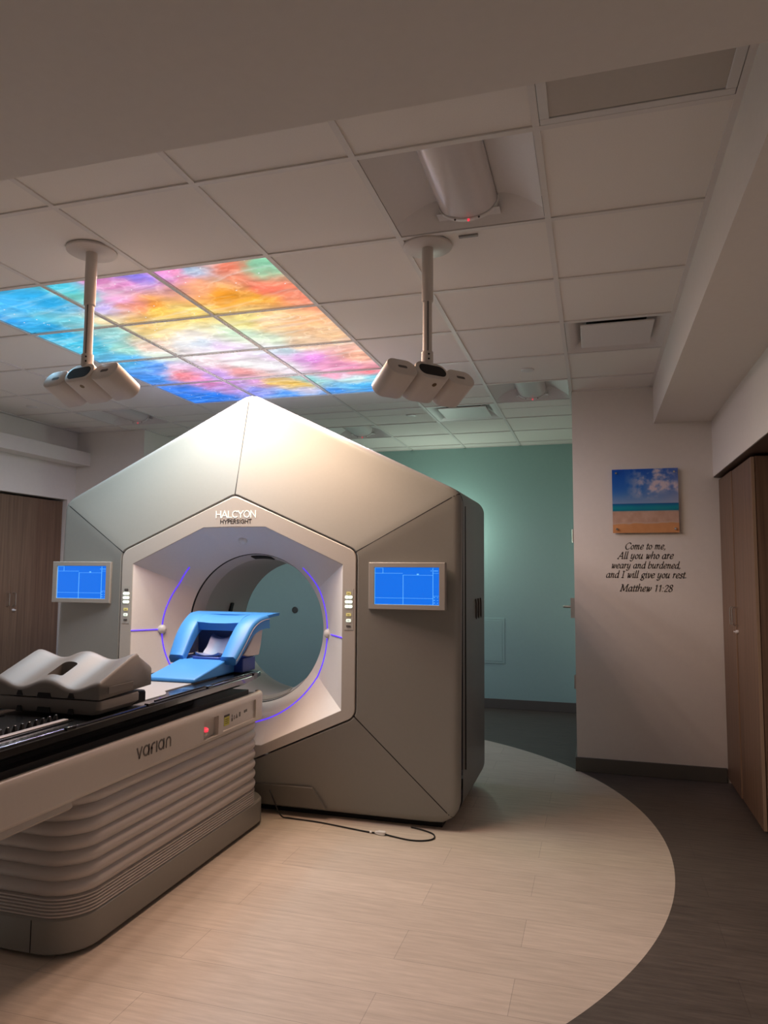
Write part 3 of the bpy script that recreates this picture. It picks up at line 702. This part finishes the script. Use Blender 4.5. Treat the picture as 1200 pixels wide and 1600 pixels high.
# control pads
for s, dx in ((-1, -.757), (1, .757)):
    zb = 1.228; k = obj('control_pad', MB().box(X(dx-.028), X(dx+.028), YF-.002, YF+.002, zb-.115, zb+.125), mat('pad_film', (.40, .39, .36), .4), bez)
    for r_ in range(3):
        for c_ in (-1, 1):
            pl, _ = rpoly([(dx+c_*.001, 0), (dx+c_*.0235, 0), (dx+c_*.0235, .019), (dx+c_*.001, .019)][::c_], [.002, .009, .009, .002][::c_], 5)
            zz = zb+.066-r_*.027
            ob = MB().prism([(X(p.x), p.y+zz) for p in pl], 'y', YF-.005, YF-.001); obj('lit_button', ob, BTN, k) if False else obj('lit_button', ob, BTN, bez)
    for zz, m_, w_ in ((.098, BTNY if s > 0 else GREYINK, .014), (-.026, BTNY, .015), (-.060, BTN, .0145), (-.092, GREYINK, .014)):
        hz = .0085 if zz > -.09 else .005
        pl, _ = rpoly([(dx-w_, zb+zz-hz), (dx+w_, zb+zz-hz), (dx+w_, zb+zz+hz), (dx-w_, zb+zz+hz)], .004, 4)
        obj('button', MB().prism([(X(p.x), p.y) for p in pl], 'y', YF-.0045, YF-.001), m_, bez)
        mk = MB().box(X(dx-.008), X(dx+.008), YF-.0055, YF-.0046, zb+zz-.002, zb+zz+.001)
        obj('button_mark', mk, GREYINK, bez)
# machine lettering
ux, uz, un = (1, 0, 0), (0, 0, 1), (0, -1, 0)
mb = text_mesh('HALCYON', SANS, (X(.012), YF, 1.783), ux, uz, un, .0560, (.095, .095, 0), curve=False, thick=.0025, track=.02)
p = obj('lit_logo', mb, LOGOW, bez); p['label'] = 'white raised lettering'
mb = text_mesh('HYPERSIGHT', SANS, (X(.012), YF, 1.746), ux, uz, un, .0330, (.14, .14, 0), curve=False, thick=.0012, track=.07)
obj('small_lettering', mb, INK, bez)
# two wall monitors on the side panels
for s in (-1, 1):
    xc, zc = CX+1.108*s-.006, 1.372; hw, hh = .2265, .135
    fr = []
    def ring(w, h, y): return [(xc-w, y, zc-h), (xc+w, y, zc-h), (xc+w, y, zc+h), (xc-w, y, zc+h)]
    mb = MB().loft([ring(hw-.01, hh-.01, 4.10), ring(hw, hh, 4.05), ring(hw, hh, 4.006), ring(hw-.003, hh-.003, 4.003), ring(hw-.034, hh-.027, 4.003), ring(hw-.036, hh-.029, 4.012)], True, True, False)
    mo = obj('monitor', mb, mat('monitor_grey', (.30, .28, .26), .4), RT, smooth=20)
    w_, h_ = hw-.036, hh-.029
    obj('screen', MB().box(xc-w_, xc+w_, 4.010, 4.014, zc-h_, zc+h_), SCREEN, mo)
    def L(x0, x1, z0, z1): return (xc-w_+2*w_*x0, xc-w_+2*w_*x1, 4.0085, 4.0105, zc-h_+2*h_*z0, zc-h_+2*h_*z1)
    mb = MB()
    for q in ((.0, .44, .838, .846), (.44, .91, .79, .797), (.905, .911, .0, .99), (.445, .451, 0, .80), (0, .91, .17, .177), (.008, .13, .985, .992), (.127, .132, .845, .99), (.0, .006, .0, .99), (.0, 1, .0, .006), (.91, 1, .235, .241), (.91, 1, .845, .851), (.92, .985, .905, .918), (.875, .887, .902, .92), (.66, .69, .80, .835), (.92, .94, .195, .21), (.92, .94, .12, .135), (.92, .94, .05, .065), (.97, .985, .195, .205), (.97, .985, .12, .13), (.97, .985, .05, .06)):
        mb.box(*L(*q))
    obj('screen_graphics', mb, SCREENL, mo)
    obj('monitor_bracket', MB().box(xc-.12, xc+.12, 4.04, 4.12, zc-.08, zc+.08), BLACK, mo)
# side vents and a darker thin panel at the foot
mb = MB()
for k in range(3):
    y = 4.66+k*.10
    mb.tube([(X(1.3965), y, 1.28), (X(1.3965), y+.02, 1.25), (X(1.3965), y+.02, 1.16)], .006, 6).box(X(1.390), X(1.398), y+.035, y+.05, 1.15, 1.27)
obj('side_vent_marks', mb, mat('vent_dark', (.05, .05, .05), .3), RT)
obj('side_trim', MB().box(X(1.388), X(1.398), 4.285, 4.292, .30, 1.85), BLACK, RT)
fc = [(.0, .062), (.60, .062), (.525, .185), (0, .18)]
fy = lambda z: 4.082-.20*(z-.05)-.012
obj('dark_foot_panel', MB().loft([[(X(x), fy(z), z) for x, z in fc], [(X(x), fy(z)+.03, z) for x, z in fc]], True, True, True), mat('foot_panel_grey', (.15, .145, .13), .45), RT, bevel=.002)

# ------------------------------------------------------------------ patient couch
PC = thing('patient_couch', 'long beige treatment couch with ribbed bellows and a black top', 'treatment couch', (CX, 3.0, 0))
def rrect(hw, y0, y1, r, z, n=8):
    out_ = []
    for cx_, cy_, a0 in ((hw-r, y0+r, -90), (hw-r, y1-r, 0), (-hw+r, y1-r, 90), (-hw+r, y0+r, 180)):
        for k in range(n+1):
            a_ = math.radians(a0+90*k/n); out_.append((X(cx_+r*math.cos(a_)), cy_+r*math.sin(a_), z))
    return out_
# plinth
PW = .272
pl_ = MB().loft([rrect(PW-.012, 2.345, 4.015, .15, .012), rrect(PW, 2.333, 4.02, .16, .022), rrect(PW, 2.333, 4.02, .16, .138), rrect(PW-.008, 2.341, 4.015, .155, .147)], True, True, True)
obj('plinth', pl_, PLINTHM, PC)
obj('plinth_skid', MB().loft([rrect(PW-.03, 2.37, 4.01, .13, 0), rrect(PW-.03, 2.37, 4.01, .13, .02)], True, True, True), BLACK, PC)
obj('plinth_seam', MB().box(X(.085), X(.088), 2.3315, 2.336, .022, .138), BLACK, PC)
# bellows: many small folds, then seven large ones
prof = []
z = .146
for k in range(6):
    dz = .0125; prof += [(z, -.010), (z+dz*.25, -.002), (z+dz*.7, -.002)]; z += dz
nb = 7; z0_, z1_ = z, .603
for k in range(nb):
    dz = (z1_-z0_)/nb; zz = z0_+k*dz
    for f in range(8):
        u = f/8; prof.append((zz+dz*u, -.014+.016*math.sin(PI*u)**.8-.006*(k/nb)))
prof.append((z1_, -.03))
obj('bellows', MB().loft([rrect(.272+d, 2.338-d, 3.925+d, .15+d*.5, zz, 10) for zz, d in prof], True, True, True), BELLOW, PC, smooth=50)
# upper shell: beam with a round top lip
def shell_ring(y, inset=0.):
    pr = [(.10, .612), (.272-inset, .598), (.279-inset, .603), (.285-inset, .615), (.286-inset, .74), (.283-inset, .753), (.276-inset, .761), (.266-inset, .764), (.255-inset, .757), (.235, .748)]
    p_ = pr+[(-x, z) for x, z in reversed(pr)]
    return [(X(x), y, z) for x, z in p_]
sh = obj('couch_shell', MB().loft([shell_ring(1.25), shell_ring(3.845), shell_ring(3.862, .003), shell_ring(3.874, .012), shell_ring(3.880, .03)], True, True, True), COUCHW, PC, smooth=40)
obj('shell_lip', MB().loft([[(X(x), y, z) for x, z in ((-.27, .60), (.27, .60), (.276, .58), (.262, .568), (-.262, .568), (-.276, .58))] for y in (1.25, 2.30)], True, True, True), COUCHW, sh)
obj('shell_top', MB().box(X(-.225), X(.225), 1.25, 3.80, .745, .775), mat('dark_top_plate', (.06, .057, .055), .4), sh)
# two recesses in the side of the shell
XS = X(.2862)
def recess(y0, y1, z0, z1, d):
    a = rpoly([(y0, z0), (y1, z0), (y1, z1), (y0, z1)], .008, 4)[0]; b = rpoly([(y0+.012, z0+.012), (y1-.012, z0+.012), (y1-.012, z1-.006), (y0+.012, z1-.006)], .006, 4)[0]
    return MB().loft([[(XS+.0012, p.x, p.y) for p in a], [(XS-d, p.x, p.y) for p in b]], True, False, True)
def cut(o, y0, y1, z0, z1, d):
    bm_ = MB().prism([(p.x, p.y) for p in rpoly([(y0, z0), (y1, z0), (y1, z1), (y0, z1)], .008, 4)[0]], 'x', XS-d-.004, XS+.05)
    me = bpy.data.meshes.new('cutter'); me.from_pydata(bm_.v, [], bm_.f)
    bm2 = bmesh.new(); bm2.from_mesh(me); bmesh.ops.recalc_face_normals(bm2, faces=bm2.faces); bm2.to_mesh(me); bm2.free()
    return me
def boolean_cut(o, mes):
    off = ORG[o.parent.name]
    for me in mes:
        me.transform(Matrix.Translation(-off)); c = bpy.data.objects.new('cutter', me); COL.objects.link(c); c.parent = o.parent
        bo = o.modifiers.new('cut', 'BOOLEAN'); bo.operation = 'DIFFERENCE'; bo.object = c; bo.solver = 'EXACT'
        bpy.context.view_layer.update()
        dg = bpy.context.evaluated_depsgraph_get(); nm = bpy.data.meshes.new_from_object(o.evaluated_get(dg))
        o.modifiers.clear(); o.data = nm; bpy.data.objects.remove(c)
boolean_cut(sh, [cut(sh, 3.212, 3.355, .618, .716, .022), cut(sh, 3.402, 3.775, .624, .728, .008)])
mat_rec = mat('recess_plastic', (.55, .51, .47), .45)
bc, bax = Vector((XS-.020, 3.252, .652)), Vector((.48, -.40, .78)).normalized()
p = obj('stop_button', MB().lathe([(.012, .012), (.0145, .015), (.0145, .020), (.010, .025), (0, .026)], bc, bax, 24, False), REDLED, sh)
p['label'] = 'glowing red push button'
obj('button_base', MB().lathe([(.0165, -.014), (.0165, .013)], bc, bax, 24), COUCHW, sh, bevel=.002)
XR_ = XS-.0122
def mark(nm, y0_, y1_, z0__, z1__, m_, t_=.0012): return obj(nm, MB().box(XR_, XR_+t_, y0_, y1_, z0__, z1__), m_, sh)
mark('warning_label', 3.430, 3.487, .645, .700, YELLOW)
mark('label_band', 3.430, 3.487, .690, .700, INK, .0016)
for q in range(3): mark('label_line', 3.440, 3.477, .655+q*.010, .658+q*.010, INK, .0016)
for y0_, y1_, a_, b_ in ((3.510, 3.524, .655, .672), (3.513, 3.521, .675, .690), (3.538, 3.545, .660, .682), (3.595, 3.611, .664, .688), (3.652, 3.668, .674, .688), (3.672, 3.688, .676, .690)): mark('printed_symbol', y0_, y1_, a_, b_, GREYINK)
obj('printed_symbol', MB().prism([(3.555, .662), (3.581, .662), (3.568, .686)], 'x', XR_, XR_+.0012), GREYINK, sh)
mb = text_mesh('varian', SANS, (XS, 2.798, .664), (0, 1, 0), (0, 0, 1), (1, 0, 0), .080, (.10, .10, 0), curve=False, thick=.001, track=.09)
p = obj('maker_lettering', mb, GREYINK, sh); p['label'] = 'grey lower-case lettering'
# black carbon top
ZT = .866
ol = [(-.285, 1.25), (.285, 1.25), (.285, 3.72), (.235, 3.93), (-.235, 3.93), (-.285, 3.72)]
ol2 = [(x*.88, y if y < 2 else y-.03) for x, y in ol]
ct = obj('couch_top', MB().loft([[(X(x), y, .818) for x, y in ol2], [(X(x), y, .838) for x, y in ol], [(X(x), y, ZT-.004) for x, y in ol], [(X(x*.99), y-.002, ZT) for x, y in ol]], True, True, True), CARBON, PC, smooth=25)
obj('couch_carriage', MB().box(X(-.17), X(.17), 1.25, 3.3, .77, .82), BLACK, PC)
for s in (-1, 1):
    for q in range(5):
        ya, yb = 1.30+q*.5, 1.30+q*.5+.44
        obj('edge_rail', MB().tube([(X(s*.272), ya, ZT+.003), (X(s*.272), yb, ZT+.003)], .005, 8), mat('rail_gloss', (.03, .03, .032), .15, coat=.6), ct)
        obj('index_notch', MB().box(X(s*.272)-.012, X(s*.272)+.012, 1.745+q*.5, 1.795+q*.5, ZT-.002, ZT+.0115), CARBON, ct, bevel=.003)
    obj('inner_rail', MB().box(X(s*.235)-.004, X(s*.235)+.004, 2.86, 3.85, ZT-.002, ZT+.006), CARBON, ct, bevel=.002)
for s, lab in ((1, 'black toothed index bar with a pale strip on the near right of the couch top'), (-1, 'black toothed index bar on the left of the couch top, partly outside the frame')):
    ib = thing('index_bar', lab, 'index bar', (X(s*.165), 1.9, ZT), 'toothed index bars on the couch')
    obj('bar', MB().box(X(s*.165)-.040, X(s*.165)+.020, 1.35, 2.40, ZT+.0005, ZT+.005), CARBON, ib, bevel=.0015)
    obj('pale_strip', MB().box(X(s*.165)-.012, X(s*.165)+.012, 1.35, 2.38, ZT+.004, ZT+.011), mat('pale_strip_grey', (.42, .39, .39), .25), ib, bevel=.003)  # plain pale strip along the bar
    for q in range(30): obj('index_tooth', MB().prism([(X(s*.165)-.036, ZT+.004), (X(s*.165)-.014, ZT+.004), (X(s*.165)-.020, ZT+.030), (X(s*.165)-.028, ZT+.030)], 'y', 1.36+q*.034, 1.370+q*.034), mat('tooth_gloss', (.02, .02, .021), .25), ib, bevel=.002)
pl = [(-.17, 2.70), (.17, 2.70), (.185, 2.72), (.185, 3.02), (.165, 3.06), (.13, 3.10), (.13, 3.60), (-.13, 3.60), (-.13, 3.10), (-.185, 3.02), (-.185, 2.72)]
p = obj('white_index_plate', MB().prism([(X(x), y) for x, y in pl], 'z', ZT-.001, ZT+.004), mat('plate_white', (.34, .335, .33), .4), ct); p['label'] = 'white index plate'

# ------------------------------------------------------------------ grey leg support on the couch
LS = thing('leg_support', 'grey two-lobed moulded leg support lying on the couch', 'support cushion', (CX, 2.6, ZT))
def lobe(x):      # -1..1 across, two valleys
    return .5+.5*math.cos(2*PI*x)
HWs = .262; nx = 48; ZL = ZT+.0125
def top_z(x, base, amp): return base-amp*(1-lobe(x))
rows = []
xs = [-1+2*k/nx for k in range(nx+1)]
for (y, b, amp, zb) in ((2.452, 1.002, .030, None), (2.458, 1.008, .032, None), (2.47, 1.014, .034, None), (2.56, 1.050, .036, None), (2.66, 1.090, .036, None), (2.685, 1.097, .034, None), (2.70, 1.096, .030, None), (2.712, 1.088, .026, None), (2.80, 1.036, .006, None)):
    wk = 1 if y < 2.69 else (.985 if y < 2.705 else .955)
    rows.append([(X(HWs*wk*x), y, top_z(x, b, amp)-(.010 if abs(x) > .99 else 0)) for x in xs])
bot = [(X(HWs*x), y, .940) for x in xs for y in (0,)]
mb = MB(); n1 = nx+1
front = [[(p[0], 2.446, .940) for p in rows[0]], [(p[0], 2.446, p[2]-.012) for p in rows[0]]]
back = [[(p[0], 2.806, rows[-1][k][2]-.008) for k, p in enumerate(rows[-1])], [(p[0], 2.806, .950) for p in rows[-1]]]
full = front+rows+back
mb.loft(full, False)
mb.add([l[0] for l in full], [tuple(range(len(full)))]); mb.add([l[-1] for l in full], [tuple(reversed(range(len(full))))])
mb.add([full[0][0], full[0][-1], full[-1][-1], full[-1][0]], [(0, 1, 2, 3)])
lc = obj('leg_cushion', mb, GREYFOAM, LS, smooth=40)
bm_ = bmesh.new(); bm_.from_mesh(lc.data); bmesh.ops.remove_doubles(bm_, verts=bm_.verts, dist=1e-5); bmesh.ops.recalc_face_normals(bm_, faces=bm_.faces); bm_.to_mesh(lc.data); bm_.free()
cm = MB().prism([(p.x+CX, p.y) for p in rpoly([(-.038, 2.495), (.038, 2.495), (.038, 2.595), (-.038, 2.595)], .012, 4)[0]], 'z', 1.004, 1.2)
me_ = bpy.data.meshes.new('cutter'); me_.from_pydata(cm.v, [], cm.f)
bm_ = bmesh.new(); bm_.from_mesh(me_); bmesh.ops.recalc_face_normals(bm_, faces=bm_.faces); bm_.to_mesh(me_); bm_.free()
boolean_cut(lc, [me_])
rb = rpoly([(-.262, 2.448), (.262, 2.448), (.262, 2.715), (-.262, 2.715)], .02, 5)[0]
rt_ = rpoly([(-.236, 2.456), (.236, 2.456), (.236, 2.70), (-.236, 2.70)], .02, 5)[0]
bb = obj('lower_block', MB().loft([[(X(p.x), p.y, ZL) for p in rt_], [(X(p.x), p.y, .90) for p in rb], [(X(p.x), p.y, .928) for p in rb], [(X(p.x*.99), p.y, .934) for p in rb]], True, True, True), GREYFOAM, LS)
obj('rear_foot', MB().loft([[(X(x), y, z) for x, y in ((-.22, 2.70), (.235, 2.70), (.235, 2.79), (.21, 2.82), (-.21, 2.82), (-.22, 2.79))] for z in (ZL, .90, .925)], True, True, True), BLACK, LS, bevel=.006)
obj('side_relief', MB().box(X(.2615), X(.2635), 2.50, 2.66, .956, .985), GREYFOAM, LS, bevel=.001)
obj('rear_relief', MB().box(X(.2485), X(.2515), 2.72, 2.785, .968, 1.02), GREYFOAM, LS, bevel=.001)
for dx in (-.12, .13):
    for zz, hh in ((.942, .02), (ZL, .022)): obj('peg_notch', MB().prism([(X(dx-.015), zz), (X(dx+.015), zz), (X(dx+.008), zz+hh), (X(dx-.008), zz+hh)], 'y', 2.4425, 2.447), BLACK, LS)
for zz in (.935, ZL): obj('grip_notch', MB().prism([(X(-.035), zz), (X(.035), zz), (X(.028), zz+.022), (X(-.028), zz+.022)], 'y', 2.4425, 2.447), BLACK, LS)

# ------------------------------------------------------------------ blue head and arm support
HS = thing('arm_and_head_support', 'bright blue wing-shaped arm and head support on the far end of the couch', 'support cushion', (CX, 3.7, ZT+.004))
zb = ZT+.0055
pr = [(3.345, zb), (3.345, zb+.016), (3.355, zb+.022), (3.67, .952), (3.70, .940), (3.76, .946), (3.90, .952), (3.90, zb)]
obj('wedge_base', MB().prism(pr, 'x', X(-.145), X(.145)), BLUEFOAM, HS, bevel=.008, bseg=3)
obj('rear_base', MB().box(X(-.20), X(.20), 3.77, 3.93, zb, .955), mat('deep_blue_plastic', (.03, .07, .32), .4), HS, bevel=.006)
# wings: an arch-shaped shell, thick foam, two prongs reaching forward and a bridge at the top
def wing_z(s): return .972+.218*math.sin(PI/2*min(1, s))**1.05
def wing_row(s):
    y = 3.655+.27*s+.10*max(0, s-.55)**1.3
    return y, wing_z(s)
ns = 16
def prong(sgn):
    rows_ = []
    for k in range(ns+1):
        s = k/ns; y, z = wing_row(s)
        xo = .213+.055*sm((s-.1)/.9)+.012*math.sin(PI*2*s); xi = .118+.02*s
        th = .045+.035*s
        ring_ = []
        for (xx, dz) in ((xi+.010, 0), (xo-.014, .002), (xo-.003, -.008), (xo, -.018), (xo-.006, -th), (xi, -th), (xi, -.014), (xi+.003, -.004)):
            ring_.append((X(sgn*xx), y+.35*(-dz), z+dz))
        rows_.append(ring_)
    return MB().loft(rows_, True, True, True)
for s in (-1, 1): obj('arm_wing', prong(s), BLUEFOAM, HS, smooth=50)
rows_ = []
for k in range(9):
    s = .62+.40*k/8; y, z = wing_row(min(s, 1)); y += max(0, s-1)*.3
    hw = .14
    rows_.append([(X(-hw), y, z+.0), (X(-.05), y, z-.006), (X(.05), y, z-.006), (X(hw), y, z), (X(hw), y+.02, z-.05), (X(-hw), y+.02, z-.05)])
obj('wing_bridge', MB().loft(rows_, True, True, True), BLUEFOAM, HS, smooth=50)
# flared rim at the rear
rows_ = []
for k in range(7):
    u = k/6; y = wing_row(1)[0]-.004+.13*u; z = wing_z(1)+.008*math.sin(PI*u/2); hw = .268+.012*u
    rows_.append([(X(-hw), y, z), (X(hw), y, z), (X(hw-.006), y+.004, z-.018), (X(-hw+.006), y+.004, z-.018)])
obj('rear_rim', MB().loft(rows_, True, True, True), BLUEFOAM, HS, smooth=50)
for s in (-1, 1):
    pr = [(3.745, .975), (3.80, .962), (3.93, .958), (3.955, 1.02), (3.985, 1.155), (3.955, 1.15), (3.86, 1.075)]
    p = obj('wing_support', MB().prism(pr, 'x', X(s*.205-.018), X(s*.205+.018)), PALEP, HS, bevel=.006); p['label'] = 'pale rigid wing support'
    q = []
    for k in range(ns+1):
        u = k/ns; y, z = wing_row(u); xo = .213+.055*sm((u-.1)/.9)+.012*math.sin(PI*2*u)
        q.append((X(s*(xo+.0005)), y+.012, z-.022))
    obj('edge_piping', MB().tube(q, .0019, 6), PALEP, HS)
# head cup in the opening
rows_ = []
for k in range(13):
    u = k/12; y = 3.71+.19*u; zz = .968+.015*math.sin(PI*u)*(-1 if u < .5 else 0)+.088*sm((u-.45)/.5)
    hw = .075 - .012*sm((u-.2)/.5)
    rows_.append([(X(hw*x), y, zz+.020*x*x) for x in [-1+2*i/10 for i in range(11)]]+[(X(hw*x), y+.006, zz-.014+.020*x*x) for x in [1-2*i/10 for i in range(11)]])
obj('head_cup', MB().loft(rows_, True, True, True), CUPM, HS, smooth=60)
obj('cup_block', MB().box(X(-.085), X(.085), 3.70, 3.80, .944, .962), mat('deep_blue_plastic', (.03, .07, .32)), HS, bevel=.006)
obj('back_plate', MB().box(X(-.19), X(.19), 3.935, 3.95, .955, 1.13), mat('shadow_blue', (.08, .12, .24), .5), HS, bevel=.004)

# ------------------------------------------------------------------ cable on the floor by the couch
pts = catmull([(X(.275), 4.0, .165), (X(.31), 3.98, .12), (-1.80, 4.02, .02), (-1.742, 4.03, .006), (-1.568, 4.02, .005), (-1.39, 3.985, .005), (-1.27, 3.96, .005), (-1.19, 3.945, .007)], k=8)
PCB = thing('power_cable', 'thin black cable with a white plug lying in front of the machine', 'cable', (-1.17, 3.95, 0))
cb = obj('cord', MB().tube(pts, .0042, 8), BLACK, PCB)
pts = catmull([(-1.14, 3.945, .007), (-1.09, 3.93, .005), (-.988, 3.906, .005), (-.91, 3.92, .005), (-.868, 3.965, .005), (-.885, 4.03, .005), (-.955, 4.075, .005), (-1.028, 4.10, .005)], k=8)
obj('cord', MB().tube(pts, .0042, 8), BLACK, PCB)
d = Vector((-1.135+1.195, 3.943-3.947, 0)).normalized(); nn = Vector((-d.y, d.x, 0)); c = Vector((-1.165, 3.945, .011))
mb = MB().loft([[c+d*t_+nn*a_*w__+Vector((0, 0, b_*w__*.7)) for a_, b_ in ((-1, -1), (1, -1), (1, 1), (-1, 1))] for t_, w__ in ((-.032, .006), (-.02, .009), (-.01, .013), (.022, .013), (.030, .009))], True, True, True)
mb.lathe([(.007, -.006), (.007, .006)], c-d*.056-Vector((0, 0, .003)), d, 12)
p = obj('plug', mb, WHITEP, PCB, bevel=.001); p['label'] = 'white plug'

# ------------------------------------------------------------------ tall cabinets
def cabinet(side, xf, y0, y1, ydiv, zt, label, lock_y):
    d = .55*side
    t = thing('tall_cabinet', label, 'cabinet', (xf+d/2, (y0+y1)/2, 0), 'tall walnut cabinets')
    a, b = sorted((xf+side*.022, xf+d))
    obj('carcass', MB().box(a, b, y0, y1, .06, zt), WOOD, t)
    obj('toe_kick', MB().box(min(a+.04*(side > 0), b), b-.04*(side < 0), y0+.01, y1-.01, 0, .06), BLACK, t)
    for (ya, yb, s) in ((y0+.003, ydiv-.0015, 1), (ydiv+.0015, y1-.003, -1)):
        xa, xb = sorted((xf, xf+side*.02))
        dr_ = obj('door', MB().box(xa-(.006 if s < 0 and side > 0 else 0), xb, ya, yb, .035, zt-.003), WOOD, t, bevel=.0012)
        obj('edge_band', MB().box(xa-(.006 if s < 0 and side > 0 else 0)-.0004, xb-.003, ya-.0012, ya+.002, .036, zt-.004), mat('edge_band_tan', (.34, .235, .16), .5), dr_)
        yh = (yb-.035) if s > 0 else (ya+.035)
        x1 = xf-side*.032
        hpts = [(xf, yh, 1.125), (x1+side*.006, yh, 1.125), (x1, yh, 1.131), (x1, yh, 1.233), (x1+side*.006, yh, 1.239), (xf, yh, 1.239)]
        obj('handle', MB().tube(hpts, .0045, 10), STEEL, dr_)
        if (s < 0) == (lock_y < 0): obj('door_lock', MB().lathe([(.011, 0), (.011, .012), (.009, .015)], (xf, yh+(.004 if s < 0 else -.004), 1.085), (-side, 0, 0), 16).box(xf-side*.02-.004, xf-side*.02+.004, yh-.002, yh+.02, 1.081, 1.089), WHITEP, dr_)
    return t
cabinet(1, .875, 4.53, 5.612, 5.13, 2.132, 'tall walnut-veneer two-door cabinet in the right wall alcove', 1)
cabinet(-1, -5.10, 4.72, 5.965, 5.342, 2.135, 'tall walnut-veneer two-door cabinet in the left wall, behind the couch', -1)
struct('trim_5', MB().box(.838, 1.6, AR0, YC, BAND-.004, BAND+.001), WOOD_DARK)

# ------------------------------------------------------------------ beach picture and wall lettering
AP = thing('beach_picture', 'square frameless acrylic beach picture with blue sky, on the right wall', 'picture', (.366, YC, 1.99))
def beach(U, V, P):
    v = V; u = U
    hz = .455                                   # horizon height (0 bottom)
    sky = np.stack([.03+.42*(1-v)+.30*u*u, .34+.34*(1-v)+.12*u*u, .80+.04*(1-v)+0*u], -1)
    n = fbm(u*5+3, v*7+2, 5); n2 = fbm(u*12+9, v*10+20, 4)
    mask = np.clip((n+.35*n2-.60)*5, 0, 1)*np.clip((u-.18)*3, 0, 1)*np.clip((v-.5)*8, 0, 1)
    mask = np.maximum(mask, .75*np.clip((fbm(u*4+40, v*6+7)-.45)*4, 0, 1)*np.clip((u-.45)*4, 0, 1)*np.clip(1-abs(v-.72)*6, 0, 1))
    haze = np.clip(1-(v-hz)/.22, 0, 1)
    sky = sky*(1-.55*haze[..., None])+.55*haze[..., None]*np.array([.74, .74, .82])
    sky = sky*(1-mask[..., None])+mask[..., None]*np.array([.88, .83, .88])
    sea = np.stack([.03+0*u, .40+.18*np.sin((v-.33)*26)+.08*(n-.5), .58+.1*np.sin((v-.33)*20)], -1)
    wet = np.stack([.80+.12*(n2-.5), .66+.14*(n2-.5), .58+.16*(n2-.5)], -1)
    sand = np.stack([.84+.05*(n2-.5), .60+.05*(n2-.5), .40+.05*(n2-.5)], -1)
    edge = .155+.03*(fbm(u*4+70, u*0+1, 3)-.5)*2
    foam = np.exp(-((v-edge)/.010)**2)*.8
    c = np.where((v > hz)[..., None], sky, np.where((v > .345)[..., None], sea, np.where((v > edge)[..., None], wet, sand)))
    bl = np.clip((.365-v)/.06, 0, 1)*np.clip((v-.31)/.03, 0, 1)
    c = c*(1-.5*bl[..., None])+.5*bl[..., None]*np.array([.55, .58, .58])
    c = c+(foam[..., None])*(np.array([.82, .74, .68])-c)
    return np.clip(c, 0, 1)
ax0, ax1, az0, az1 = .136, .596, 1.752, 2.226
yp = YC-.022
pic, _ = grid_art('acrylic_print', beach, (ax0, yp, az0), (ax1-ax0, 0, 0), (0, 0, az1-az0), 110, 110, .008, attr_mat('printed_acrylic', 1, False), AP)
for xx in (ax0+.028, ax1-.028):
    for zz in (az0+.028, az1-.028):
        obj('standoff', MB().lathe([(.007, 0), (.007, .020)], (xx, YC, zz), (0, -1, 0), 14).lathe([(.009, .021), (.009, .031), (.007, .034)], (xx, YC, zz), (0, -1, 0), 14), CHROME, AP)
WT = thing('wall_lettering', 'dark italic scripture lettering on the wall below the beach picture', 'wall decal', (.372, YC, 1.3))
for txt, z, w_px in (('Come to me,', 1.632, .172), ('All you who are', 1.562, .232), ('weary and burdened,', 1.492, .290), ('and I will give you rest.', 1.422, .337), ('Matthew 11:28', 1.323, .218)):
    W = sum(ITAL[c][0] for c in txt); size = w_px*1.68/W
    size = .058 if False else w_px/.337*.570/W if False else (w_px/W)*1.66
    o = obj('text_line', text_mesh(txt, ITAL, (.358, YC, z), ux, uz, un, size, (.135, .05, 38), .24, 'c', .0012), INK, WT)

# ------------------------------------------------------------------ things on the teal wall
t = thing('access_panel', 'flush teal access panel low on the teal back wall', 'access panel', (-1.1, YT, .72))
mb = MB().box(-1.26, -.945, YT-.006, YT, .475, .962)
obj('frame', mb, TEAL, t, bevel=.002)
obj('panel_door', MB().box(-1.235, -.97, YT-.0085, YT-.005, .50, .937), TEAL, t, bevel=.002)
o = obj('wall_port', MB().lathe([(.038, 0), (.038, .006), (.028, .009), (.026, .004), (0, .004)], (-3.401, YT, 1.0), (0, -1, 0), 24, False), mat('port_dark', (.07, .08, .07), .4))
tag(ctr(o, (-3.401, YT, 1.0)), 'small dark round port on the teal wall, seen through the bore', 'wall port')
t = thing('added_wall_lamp', 'unseen wall lamp behind the machine, added for the glow on the teal wall', 'wall lamp', (-1.60, YT, 1.85))
obj('back_plate', MB().box(-1.67, -1.53, YT-.02, YT, 1.76, 1.94), WHITEP, t, bevel=.004)
obj('added_lamp_shade', MB().loft([rpoly_ for rpoly_ in [[(-1.60+.09*math.cos(2*PI*k/24), YT-.085+.06*math.sin(2*PI*k/24), z) for k in range(24)] for z in (1.77, 1.93)]], True, True, True), ADDEDLAMPM, t)
l = bpy.data.lights.new('added_lamp_light', 'POINT'); l.energy = ADDED_LAMP_WATT; l.color = (.86, 1., .86); l.shadow_soft_size = .05  # added light, set off the wall to make the teal glow
lo = bpy.data.objects.new('added_lamp_light', l); COL.objects.link(lo); lo.parent = t; lo.location = (0, -.30, 0)
